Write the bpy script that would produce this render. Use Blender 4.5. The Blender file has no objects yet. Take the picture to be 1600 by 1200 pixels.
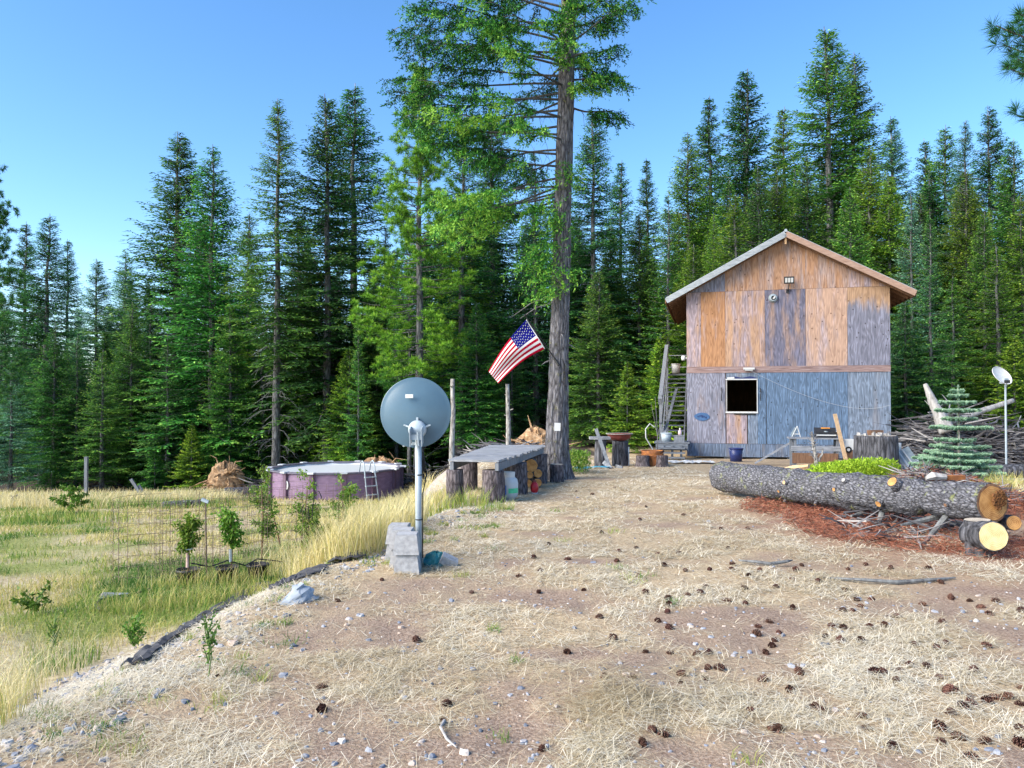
import bpy, math, random
import numpy as np
from mathutils import Vector, Matrix, Euler

R_ = math.radians
random.seed(7)
rng = np.random.default_rng(7)
scene = bpy.context.scene
COL = scene.collection

# ------------------------------------------------------------------ camera, sky, sun, exposure
CAMZ, FPX, PITCH = 1.6, 1186.0, -math.atan(20 / 1186.0)
cd = bpy.data.cameras.new('camera')
cd.sensor_width = 36.0
cd.lens = 36.0 * FPX / 1600.0
cd.clip_start, cd.clip_end = 0.05, 3000.0
cam = bpy.data.objects.new('camera', cd)
COL.objects.link(cam)
cam.location = (0, 0, CAMZ)
cam.rotation_euler = (math.pi / 2 - PITCH, 0, 0)
scene.camera = cam

SUN_EL, SUN_AZ = R_(34), R_(-116)          # azimuth measured from +Y towards +X
w = bpy.data.worlds.new('World')
scene.world = w
w.use_nodes = True
wn = w.node_tree
bg = wn.nodes['Background']
sky = wn.nodes.new('ShaderNodeTexSky')
sky.sky_type = 'NISHITA'
sky.sun_disc = False
sky.sun_elevation = SUN_EL
sky.sun_rotation = SUN_AZ
sky.altitude = 1200
sky.air_density = 1.0
sky.dust_density = 1.0
sky.ozone_density = 2.0
hs = wn.nodes.new('ShaderNodeHueSaturation')
hs.inputs['Saturation'].default_value = 1.22
wn.links.new(sky.outputs[0], hs.inputs['Color'])
wn.links.new(hs.outputs[0], bg.inputs[0])
bg.inputs[1].default_value = 0.11

sd = bpy.data.lights.new('sun', 'SUN')
sd.energy = 2.9
sd.angle = R_(45)
sd.color = (1.0, 0.92, 0.78)
sun = bpy.data.objects.new('sun', sd)
COL.objects.link(sun)
sv = Vector((math.sin(SUN_AZ) * math.cos(SUN_EL), math.cos(SUN_AZ) * math.cos(SUN_EL), math.sin(SUN_EL)))
sun.rotation_euler = (-sv).to_track_quat('-Z', 'Y').to_euler()
sun.location = sv * 60
scene.view_settings.view_transform = 'Standard'
scene.view_settings.look = 'None'
scene.view_settings.exposure = 1.58
scene.cycles.max_bounces = 5
scene.cycles.diffuse_bounces = 3
scene.cycles.glossy_bounces = 2
scene.cycles.transmission_bounces = 3
scene.cycles.transparent_max_bounces = 5
scene.cycles.use_adaptive_sampling = True
scene.cycles.adaptive_threshold = 0.02
scene.view_settings.gamma = 1.0

# ------------------------------------------------------------------ noise and terrain
def _hash(ix, iy, s):
    n = (ix.astype(np.int64) * 374761393 + iy.astype(np.int64) * 668265263 + s * 974711) & 0x7fffffff
    n = ((n ^ (n >> 13)) * 1274126177) & 0x7fffffff
    return ((n ^ (n >> 16)) & 0xffff) / 65535.0
def vnoise(x, y, s=0):
    x = np.asarray(x, float); y = np.asarray(y, float)
    ix = np.floor(x); iy = np.floor(y)
    fx = x - ix; fy = y - iy
    fx = fx * fx * (3 - 2 * fx); fy = fy * fy * (3 - 2 * fy)
    a = _hash(ix, iy, s); b = _hash(ix + 1, iy, s); c = _hash(ix, iy + 1, s); d = _hash(ix + 1, iy + 1, s)
    return (a * (1 - fx) + b * fx) * (1 - fy) + (c * (1 - fx) + d * fx) * fy
def fbm(x, y, o=4, s=0):
    v = 0; a = .5; t = 0
    for k in range(o):
        v = v + a * vnoise(x * 2 ** k + 17.3 * k, y * 2 ** k - 9.1 * k, s + k); t += a; a *= .5
    return v / t
def sstep(a, b, x):
    t = np.clip((x - a) / (b - a), 0, 1)
    return t * t * (3 - 2 * t)
def edge_x(y):
    y = np.asarray(y, float)
    return np.where(y < 12, -2.35 + 0.2 * (y - 3.4), -0.63 + 0.0 * y)
def drive_mask(x, y):
    e = edge_x(y); wd = 0.7 + 0.115 * np.clip(y, 0, 60)
    return sstep(e - wd, e + 0.1, x)
def G(x, y):
    x = np.asarray(x, float); y = np.asarray(y, float)
    dr = -0.022 * np.clip(y - 8, 0, 22) + 0.035 * np.clip(y - 26, 0, 60) * sstep(-3, 10, x)
    fd = -0.28 - 0.083 * np.clip(y - 4, 0, 36) + 0.02 * np.clip(y - 40, 0, 100)
    m = drive_mask(x, y)
    z = fd * (1 - m) + dr * m
    z = z + (fbm(x * .6, y * .6, 3, 5) - .5) * (0.05 + 0.12 * (1 - m))
    z = z + (fbm(x * 5, y * 5, 3, 9) - .5) * 0.035
    # needle-covered hummock behind the fallen log, dirt mounds by the pool
    z = z + 0.30 * np.exp(-(((x - 6.9) / 1.2) ** 2 + ((y - 13.2) / 1.5) ** 2))
    z = z + 0.4 * np.exp(-(((x + 1.7) / .7) ** 2 + ((y - 19.5) / 1.0) ** 2))
    z = z + 0.38 * np.exp(-(((x - 6.2) / .8) ** 2 + ((y - 11.3) / .7) ** 2))
    z = z + 0.05 * np.exp(-(((x - .5) / .5) ** 2 + ((y - 4.15) / .35) ** 2))
    return z
def g(x, y): return float(G(np.array([x]), np.array([y]))[0])
CT, ST = math.cos(PITCH), math.sin(PITCH)
def ray(px, py):
    a = (px - 800) / FPX; b = (600 - py) / FPX
    return np.array([a, CT + b * ST, -ST + b * CT])
def at(px, py, Y):
    d = ray(px, py); d = d * (Y / d[1])
    return Vector((d[0], d[1], d[2] + CAMZ))
def hit(px, py):
    d = ray(px, py); t = np.linspace(2, 60, 1500)
    zz = CAMZ + d[2] * t - G(d[0] * t, d[1] * t)
    k = np.argmax(zz < 0); tt = t[k] if zz[k] < 0 else 60
    t = np.linspace(max(tt - .06, 1), tt + .01, 60)
    zz = CAMZ + d[2] * t - G(d[0] * t, d[1] * t)
    tt = t[np.argmax(zz < 0)]
    return Vector((d[0] * tt, d[1] * tt, CAMZ + d[2] * tt))
def gp(px, Y):
    x = (px - 800) / FPX * Y
    return Vector((x, Y, g(x, Y)))

# ------------------------------------------------------------------ materials
MATS = {}
def newmat(name):
    m = bpy.data.materials.new(name); m.use_nodes = True
    MATS[name] = m
    return m, m.node_tree, m.node_tree.nodes['Principled BSDF']
def nd(nt, t, **kw):
    n = nt.nodes.new(t)
    for k, v in kw.items():
        if k.startswith('_'): setattr(n, k[1:], v)
        else: n.inputs[k.replace('__', ' ')].default_value = v
    return n
def ramp(nt, stops):
    n = nt.nodes.new('ShaderNodeValToRGB'); e = n.color_ramp.elements
    while len(e) > 1: e.remove(e[-1])
    e[0].position = stops[0][0]; e[0].color = (*stops[0][1], 1)
    for p, c in stops[1:]:
        q = e.new(p); q.color = (*c, 1)
    return n
def objcoord(nt, scale, rnd=True):
    tc = nt.nodes.new('ShaderNodeTexCoord'); mp = nt.nodes.new('ShaderNodeMapping')
    mp.inputs['Scale'].default_value = scale
    nt.links.new(tc.outputs['Object'], mp.inputs[0])
    if rnd:
        oi = nt.nodes.new('ShaderNodeObjectInfo'); mu = nt.nodes.new('ShaderNodeMath'); mu.operation = 'MULTIPLY'
        mu.inputs[1].default_value = 37.0
        nt.links.new(oi.outputs['Random'], mu.inputs[0]); nt.links.new(mu.outputs[0], mp.inputs['Location'])
    return mp
def noisy(name, stops, scale=(8, 8, 8), rough=.85, bump=.3, detail=6, dist=0.0, bscale=None, metallic=0, spec=.3, bd=.01):
    m, nt, p = newmat(name)
    mp = objcoord(nt, scale)
    n = nd(nt, 'ShaderNodeTexNoise', Scale=1.0, Detail=float(detail), Roughness=.62, Distortion=dist)
    r = ramp(nt, stops)
    nt.links.new(mp.outputs[0], n.inputs['Vector']); nt.links.new(n.outputs[0], r.inputs[0])
    nt.links.new(r.outputs[0], p.inputs['Base Color'])
    p.inputs['Roughness'].default_value = rough; p.inputs['Metallic'].default_value = metallic
    p.inputs['Specular IOR Level'].default_value = spec
    if bump:
        b = nd(nt, 'ShaderNodeBump', Strength=bump, Distance=bd)
        src = n
        if bscale:
            mp2 = objcoord(nt, bscale); src = nd(nt, 'ShaderNodeTexNoise', Scale=1.0, Detail=5.0)
            nt.links.new(mp2.outputs[0], src.inputs['Vector'])
        nt.links.new(src.outputs[0], b.inputs['Height']); nt.links.new(b.outputs[0], p.inputs['Normal'])
    return m
def sc(c, k): return tuple(min(1, x * k) for x in c)
def plain(name, c, rough=.6, metallic=0, var=.25, scale=9, bump=.1):
    return noisy(name, [(.3, sc(c, 1 - var)), (.7, sc(c, 1 + var * .6))], (scale,) * 3, rough, bump, 4, metallic=metallic, spec=.4)
def bark(name, dark, light, sx=14, sz=3.0, bump=.9, bd=.03, extra=None, sy=None):
    m, nt, p = newmat(name)
    mp = objcoord(nt, (sx, sy or sx, sz))
    v = nd(nt, 'ShaderNodeTexVoronoi', Scale=1.0, _feature='DISTANCE_TO_EDGE')
    n = nd(nt, 'ShaderNodeTexNoise', Scale=1.3, Detail=8.0, Roughness=.7)
    nt.links.new(mp.outputs[0], n.inputs['Vector'])
    va = nt.nodes.new('ShaderNodeVectorMath'); va.operation = 'ADD'
    nt.links.new(mp.outputs[0], va.inputs[0]); nt.links.new(n.outputs['Color'], va.inputs[1])
    nt.links.new(va.outputs[0], v.inputs['Vector'])
    mx = nt.nodes.new('ShaderNodeMath'); mx.operation = 'MULTIPLY_ADD'; mx.inputs[1].default_value = 1.3
    nt.links.new(v.outputs[0], mx.inputs[0])
    sb = nt.nodes.new('ShaderNodeMath'); sb.operation = 'MULTIPLY_ADD'; sb.inputs[1].default_value = .9; sb.inputs[2].default_value = -.32
    nt.links.new(n.outputs[0], sb.inputs[0]); nt.links.new(sb.outputs[0], mx.inputs[2])
    r = ramp(nt, [(.05, dark), (.3, tuple((a + b) / 2 for a, b in zip(dark, light))), (.62, light)])
    nt.links.new(mx.outputs[0], r.inputs[0])
    out = r.outputs[0]
    if extra:                                   # lichen patches
        mp2 = objcoord(nt, (3, 3, 3)); n2 = nd(nt, 'ShaderNodeTexNoise', Scale=2.0, Detail=6.0, Roughness=.7)
        nt.links.new(mp2.outputs[0], n2.inputs['Vector'])
        r2 = ramp(nt, [(.58, (0, 0, 0)), (.68, (1, 1, 1))]); nt.links.new(n2.outputs[0], r2.inputs[0])
        mix = nt.nodes.new('ShaderNodeMixRGB'); mix.inputs[2].default_value = (*extra, 1)
        ml = nt.nodes.new('ShaderNodeMath'); ml.operation = 'MULTIPLY'; ml.inputs[1].default_value = .65
        nt.links.new(r2.outputs[0], ml.inputs[0]); nt.links.new(ml.outputs[0], mix.inputs[0])
        nt.links.new(out, mix.inputs[1]); out = mix.outputs[0]
    nt.links.new(out, p.inputs['Base Color'])
    p.inputs['Roughness'].default_value = .92; p.inputs['Specular IOR Level'].default_value = .15
    b = nd(nt, 'ShaderNodeBump', Strength=bump, Distance=bd)
    nt.links.new(mx.outputs[0], b.inputs['Height']); nt.links.new(b.outputs[0], p.inputs['Normal'])
    return m
def tinted(name, stops, rough=.6, transl=.25, hue=.02, val=.25, spec=.25):
    """colour from the per-face attribute 'tint', a little different from object to object"""
    m, nt, p = newmat(name)
    a = nt.nodes.new('ShaderNodeAttribute'); a.attribute_name = 'tint'
    r = ramp(nt, stops); nt.links.new(a.outputs['Fac'], r.inputs[0])
    h = nt.nodes.new('ShaderNodeHueSaturation'); oi = nt.nodes.new('ShaderNodeObjectInfo')
    mr = nd(nt, 'ShaderNodeMapRange'); mr.inputs[3].default_value = .5 - hue; mr.inputs[4].default_value = .5 + hue
    mv = nd(nt, 'ShaderNodeMapRange'); mv.inputs[3].default_value = 1 - val; mv.inputs[4].default_value = 1 + val
    mm = nt.nodes.new('ShaderNodeMath'); mm.operation = 'FRACT'; m3 = nt.nodes.new('ShaderNodeMath'); m3.operation = 'MULTIPLY'; m3.inputs[1].default_value = 7.31
    nt.links.new(oi.outputs['Random'], mr.inputs[0]); nt.links.new(oi.outputs['Random'], m3.inputs[0])
    nt.links.new(m3.outputs[0], mm.inputs[0]); nt.links.new(mm.outputs[0], mv.inputs[0])
    nt.links.new(mr.outputs[0], h.inputs['Hue']); nt.links.new(mv.outputs[0], h.inputs['Value'])
    nt.links.new(r.outputs[0], h.inputs['Color']); nt.links.new(h.outputs[0], p.inputs['Base Color'])
    p.inputs['Roughness'].default_value = rough; p.inputs['Specular IOR Level'].default_value = spec
    if transl:
        t = nt.nodes.new('ShaderNodeBsdfTranslucent'); mx = nt.nodes.new('ShaderNodeMixShader'); mx.inputs[0].default_value = transl
        nt.links.new(h.outputs[0], t.inputs[0]); nt.links.new(p.outputs[0], mx.inputs[1]); nt.links.new(t.outputs[0], mx.inputs[2])
        nt.links.new(mx.outputs[0], nt.nodes['Material Output'].inputs[0])
    return m
def plywood(name, ca, cb, cg, weather=.4, top=None):
    """vertical wild-grain plywood; ca/cb fresh grain, cg grey weathering in streaks; top = height (local z) above which it is fresh"""
    m, nt, p = newmat(name)
    mp = objcoord(nt, (3.0, 3.0, .5))
    n = nd(nt, 'ShaderNodeTexNoise', Scale=1.6, Detail=2.5, Roughness=.5)
    nt.links.new(mp.outputs[0], n.inputs['Vector'])
    ml = nt.nodes.new('ShaderNodeMath'); ml.operation = 'MULTIPLY'; ml.inputs[1].default_value = 20.0
    nt.links.new(n.outputs[0], ml.inputs[0])
    fr = nt.nodes.new('ShaderNodeMath'); fr.operation = 'PINGPONG'; fr.inputs[1].default_value = 1.0
    nt.links.new(ml.outputs[0], fr.inputs[0])
    mp2 = objcoord(nt, (42, 42, 1.6)); n2 = nd(nt, 'ShaderNodeTexNoise', Scale=1.0, Detail=6.0, Roughness=.7)
    nt.links.new(mp2.outputs[0], n2.inputs['Vector'])
    ad = nt.nodes.new('ShaderNodeMath'); ad.operation = 'MULTIPLY_ADD'; ad.inputs[1].default_value = .24
    nt.links.new(fr.outputs[0], ad.inputs[0]); nt.links.new(n2.outputs[0], ad.inputs[2])
    r = ramp(nt, [(.34, cb), (.6, ca), (.85, sc(ca, 1.35))]); nt.links.new(ad.outputs[0], r.inputs[0])
    # weathering streaks
    mp3 = objcoord(nt, (3.4, 3.4, .5)); n3 = nd(nt, 'ShaderNodeTexNoise', Scale=1.0, Detail=7.0, Roughness=.66)
    nt.links.new(mp3.outputs[0], n3.inputs['Vector'])
    fac = n3.outputs[0]
    if top is not None:
        tc = nt.nodes.new('ShaderNodeTexCoord'); sp = nt.nodes.new('ShaderNodeSeparateXYZ'); nt.links.new(tc.outputs['Object'], sp.inputs[0])
        mr = nd(nt, 'ShaderNodeMapRange'); mr.inputs[1].default_value = top - .55; mr.inputs[2].default_value = top + .5
        mr.inputs[3].default_value = .2; mr.inputs[4].default_value = -.24
        nt.links.new(sp.outputs[2], mr.inputs[0])
        a2 = nt.nodes.new('ShaderNodeMath'); nt.links.new(fac, a2.inputs[0]); nt.links.new(mr.outputs[0], a2.inputs[1]); fac = a2.outputs[0]
    rw = ramp(nt, [(.60 - weather * .5, (0, 0, 0)), (.76 - weather * .5, (1, 1, 1))]); nt.links.new(fac, rw.inputs[0])
    rg = ramp(nt, [(.32, sc(cg, .45)), (.52, cg), (.68, sc(cg, 1.35)), (.82, sc(cg, 2.0))]); nt.links.new(ad.outputs[0], rg.inputs[0])
    mix = nt.nodes.new('ShaderNodeMixRGB'); nt.links.new(rw.outputs[0], mix.inputs[0])
    nt.links.new(r.outputs[0], mix.inputs[1]); nt.links.new(rg.outputs[0], mix.inputs[2])
    # knots
    mp4 = objcoord(nt, (5, 5, 4)); v = nd(nt, 'ShaderNodeTexVoronoi', Scale=1.0); nt.links.new(mp4.outputs[0], v.inputs['Vector'])
    rk = ramp(nt, [(.06, (.35, .3, .28)), (.13, (1, 1, 1))]); nt.links.new(v.outputs['Distance'], rk.inputs[0])
    mk = nt.nodes.new('ShaderNodeMixRGB'); mk.blend_type = 'MULTIPLY'; mk.inputs[0].default_value = 1
    nt.links.new(mix.outputs[0], mk.inputs[1]); nt.links.new(rk.outputs[0], mk.inputs[2])
    nt.links.new(mk.outputs[0], p.inputs['Base Color'])
    p.inputs['Roughness'].default_value = .8; p.inputs['Specular IOR Level'].default_value = .2
    b = nd(nt, 'ShaderNodeBump', Strength=.35, Distance=.006); nt.links.new(ad.outputs[0], b.inputs['Height']); nt.links.new(b.outputs[0], p.inputs['Normal'])
    return m
def cutwood(name, c0, c1, ring=38, crack=False):
    m, nt, p = newmat(name)
    tc = nt.nodes.new('ShaderNodeTexCoord')
    n = nd(nt, 'ShaderNodeTexNoise', Scale=7.0, Detail=4.0); nt.links.new(tc.outputs['Object'], n.inputs['Vector'])
    ln = nt.nodes.new('ShaderNodeVectorMath'); ln.operation = 'LENGTH'; nt.links.new(tc.outputs['Object'], ln.inputs[0])
    a = nt.nodes.new('ShaderNodeMath'); a.operation = 'MULTIPLY_ADD'; a.inputs[1].default_value = .05
    nt.links.new(n.outputs[0], a.inputs[0]); nt.links.new(ln.outputs['Value'], a.inputs[2])
    b = nt.nodes.new('ShaderNodeMath'); b.operation = 'MULTIPLY'; b.inputs[1].default_value = ring; nt.links.new(a.outputs[0], b.inputs[0])
    c = nt.nodes.new('ShaderNodeMath'); c.operation = 'PINGPONG'; c.inputs[1].default_value = 1; nt.links.new(b.outputs[0], c.inputs[0])
    d = nt.nodes.new('ShaderNodeMath'); d.operation = 'MULTIPLY_ADD'; d.inputs[1].default_value = .3; nt.links.new(c.outputs[0], d.inputs[0]); 
    n2 = nd(nt, 'ShaderNodeTexNoise', Scale=11.0, Detail=7.0); nt.links.new(tc.outputs['Object'], n2.inputs['Vector']); nt.links.new(n2.outputs[0], d.inputs[2])
    r = ramp(nt, [(.4, c0), (.8, c1)]); nt.links.new(d.outputs[0], r.inputs[0]); nt.links.new(r.outputs[0], p.inputs['Base Color'])
    p.inputs['Roughness'].default_value = .75; p.inputs['Specular IOR Level'].default_value = .2
    bb = nd(nt, 'ShaderNodeBump', Strength=.3, Distance=.005); nt.links.new(d.outputs[0], bb.inputs['Height']); nt.links.new(bb.outputs[0], p.inputs['Normal'])
    return m

M = {}
M['bark_fir'] = bark('bark_fir', (.035, .032, .035), (.27, .26, .28), 15, 3.4, 1.0, .05, (.30, .29, .10))
M['bark_far'] = bark('bark_far', (.035, .034, .036), (.21, .21, .215), 8, 1.6, .6, .03)
M['bark_log'] = bark('bark_log', (.018, .018, .022), (.25, .25, .28), 30, 30, 1.0, .025, (.33, .36, .12), 10)
M['bark_stump'] = bark('bark_stump', (.018, .018, .021), (.17, .17, .19), 12, 2.2, 1.0, .03)
M['bark_post'] = bark('bark_post', (.035, .028, .03), (.2, .17, .18), 20, 6, 1.0, .02)
M['pale_pole'] = bark('pale_pole', (.1, .09, .085), (.45, .43, .4), 22, 5, .5, .01)
M['dead_wood'] = noisy('dead_wood', [(.3, (.08, .075, .08)), (.7, (.27, .26, .27))], (20, 20, 3), .9, .5)
M['dead_limb'] = noisy('dead_limb', [(.3, (.07, .07, .075)), (.7, (.24, .25, .25))], (20, 20, 3), .9, .3)
M['white_wood'] = noisy('white_wood', [(.3, (.2, .185, .175)), (.7, (.5, .48, .46))], (16, 16, 2), .85, .5)
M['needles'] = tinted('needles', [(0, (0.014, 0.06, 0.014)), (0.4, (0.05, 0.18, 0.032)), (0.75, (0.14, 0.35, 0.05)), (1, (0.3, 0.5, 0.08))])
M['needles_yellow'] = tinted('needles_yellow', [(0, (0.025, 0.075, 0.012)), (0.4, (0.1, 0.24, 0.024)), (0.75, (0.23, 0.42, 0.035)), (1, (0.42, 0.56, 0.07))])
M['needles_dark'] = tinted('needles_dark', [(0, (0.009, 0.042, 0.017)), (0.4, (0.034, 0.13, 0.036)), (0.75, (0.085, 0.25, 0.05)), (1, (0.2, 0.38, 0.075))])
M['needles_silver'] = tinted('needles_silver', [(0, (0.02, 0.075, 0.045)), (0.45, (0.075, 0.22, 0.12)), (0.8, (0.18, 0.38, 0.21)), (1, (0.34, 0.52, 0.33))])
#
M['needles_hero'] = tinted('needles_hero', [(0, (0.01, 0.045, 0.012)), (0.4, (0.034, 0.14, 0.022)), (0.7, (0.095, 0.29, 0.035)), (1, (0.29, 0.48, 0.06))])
M['needles_noble'] = tinted('needles_noble', [(0, (0.075, 0.168, 0.108)), (.5, (0.21, 0.392, 0.257)), (1, (0.54, 0.728, 0.486))])
M['limb_dark'] = noisy('limb_dark', [(.3, (.03, .03, .03)), (.7, (.12, .12, .12))], (20, 20, 3), .9, .3)
M['leaves'] = tinted('leaves', [(0, (.04, .1, .012)), (.5, (.12, .25, .025)), (1, (.32, .42, .07))], .5, .3)
M['grass'] = tinted('grass', [(0, (.05, .14, .025)), (.3, (.14, .27, .04)), (.5, (.32, .36, .08)), (.7, (.55, .46, .17)), (1, (.74, .66, .40))], .6, .25, 0, 0)
M['straw'] = tinted('straw', [(0, (.33, .25, .14)), (.4, (.57, .485, .325)), (1, (.83, .775, .65))], .7, .1, 0, 0)
M['rust_needles'] = tinted('rust_needles', [(0, (.10, .035, .025)), (.5, (.27, .095, .06)), (1, (.46, .21, .12))], .8, .1, 0, 0)
M['moss_cover'] = tinted('moss_cover', [(0, (.08, .16, .01)), (.5, (.26, .42, .02)), (1, (.5, .66, .07))], .6, .25, 0, 0)
M['gravel'] = tinted('gravel', [(0, (.10, .115, .145)), (.35, (.20, .22, .27)), (.6, (.34, .35, .38)), (.8, (.42, .33, .27)), (1, (.6, .58, .56))], .8, 0, 0, 0)
M['twig'] = tinted('twig', [(0, (.025, .022, .026)), (.5, (.11, .105, .115)), (1, (.36, .34, .33))], .9, 0, 0, 0)
M['cone'] = tinted('cone', [(0, (.02, .01, .008)), (.6, (.07, .03, .022)), (1, (.15, .075, .055))], .8, 0, .01, .3)
M['metal_grey'] = plain('metal_grey', (.36, .42, .47), .35, .0, .12, 5, .02)
M['dish_grey'] = plain('dish_grey', (.085, .15, .205), .32, .0, .10, 4, .01)
M['white_paint'] = plain('white_paint', (.6, .6, .59), .5, 0, .08)
M['concrete'] = noisy('concrete', [(.3, (.24, .24, .25)), (.7, (.42, .42, .43))], (26, 26, 26), .9, .4)
M['black_plastic'] = plain('black_plastic', (.022, .022, .026), .5)
M['black'] = plain('black', (.01, .01, .011), .6)
M['blue_plastic'] = plain('blue_plastic', (.03, .06, .3), .45)
M['navy_plastic'] = plain('navy_plastic', (.02, .03, .12), .4)
M['teal_tarp'] = plain('teal_tarp', (.02, .18, .2), .5)
M['blue_tarp'] = plain('blue_tarp', (.08, .38, .55), .45)
M['rust'] = noisy('rust', [(.3, (.12, .05, .035)), (.55, (.32, .12, .04)), (.75, (.6, .24, .05))], (7, 7, 7), .85, .4)
M['red_pan'] = noisy('red_pan', [(.3, (.10, .03, .03)), (.7, (.25, .06, .05))], (7, 7, 7), .6, .3)
M['red'] = plain('red', (.55, .02, .03), .35)
M['green_label'] = plain('green_label', (.1, .62, .3), .5)
M['blue_label'] = plain('blue_label', (.1, .22, .62), .5)
M['grey_wood'] = noisy('grey_wood', [(.3, (.09, .1, .115)), (.7, (.25, .265, .295))], (30, 30, 3), .85, .5)
M['grey_wood_x'] = noisy('grey_wood_x', [(.3, (.12, .13, .15)), (.7, (.36, .37, .4))], (3, 30, 30), .85, .5)
M['stair_wood'] = noisy('stair_wood', [(.3, (.065, .075, .09)), (.7, (.19, .21, .245))], (4, 25, 25), .85, .5)
M['tan_wood'] = noisy('tan_wood', [(.3, (.4, .25, .13)), (.7, (.62, .43, .26))], (25, 25, 3), .8, .3)
M['brown_wood'] = noisy('brown_wood', [(.3, (.10, .055, .035)), (.7, (.26, .14, .08))], (20, 20, 4), .8, .3)
M['roof_metal'] = plain('roof_metal', (.40, .44, .47), .45, .2, .1)
M['fascia'] = noisy('fascia', [(.3, (.2, .225, .25)), (.7, (.38, .41, .44))], (4, 20, 20), .7, .2)
M['rake_pink'] = noisy('rake_pink', [(.3, (.27, .165, .12)), (.7, (.43, .29, .225))], (4, 20, 20), .75, .2)
M['cut_fresh'] = cutwood('cut_fresh', (.46, .33, .14), (.7, .56, .3), 130)
M['cut_orange'] = cutwood('cut_orange', (.26, .11, .035), (.55, .3, .11), 120)
M['cut_pale'] = cutwood('cut_pale', (.25, .2, .15), (.52, .46, .38), 110)
M['rot'] = noisy('rot', [(.3, (.035, .015, .008)), (.7, (.3, .13, .045))], (40, 40, 40), .95, 1.0, bd=.03)
M['rootball'] = noisy('rootball', [(.3, (.13, .075, .04)), (.5, (.36, .22, .12)), (.7, (.62, .44, .27))], (6, 6, 6), .95, 1.0, bd=.05)
M['pool_wall'] = noisy('pool_wall', [(.3, (.17, .11, .18)), (.7, (.28, .19, .28))], (3, 3, 14), .55, .1)
M['pool_post'] = plain('pool_post', (.14, .085, .13), .5)
M['pool_rail'] = plain('pool_rail', (.16, .15, .2), .4)
M['pool_white'] = plain('pool_white', (.6, .63, .67), .4, 0, .05)
M['water'] = plain('water', (.6, .68, .74), .12, 0, .05, 2, .02)
M['wire'] = plain('wire', (.11, .075, .06), .7)
M['cable'] = plain('cable', (.4, .42, .45), .6)
M['silver_panel'] = plain('silver_panel', (.25, .3, .33), .3)
M['stone_blue'] = noisy('stone_blue', [(.3, (.14, .17, .22)), (.7, (.34, .38, .43))], (9, 9, 9), .8, .5)
M['soil'] = noisy('soil', [(.3, (.06, .045, .035)), (.7, (.15, .11, .08))], (12, 12, 12), .95, .8)
M['fabric_black'] = noisy('fabric_black', [(.3, (.022, .022, .028)), (.7, (.09, .09, .1))], (14, 14, 14), .9, .8)

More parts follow.
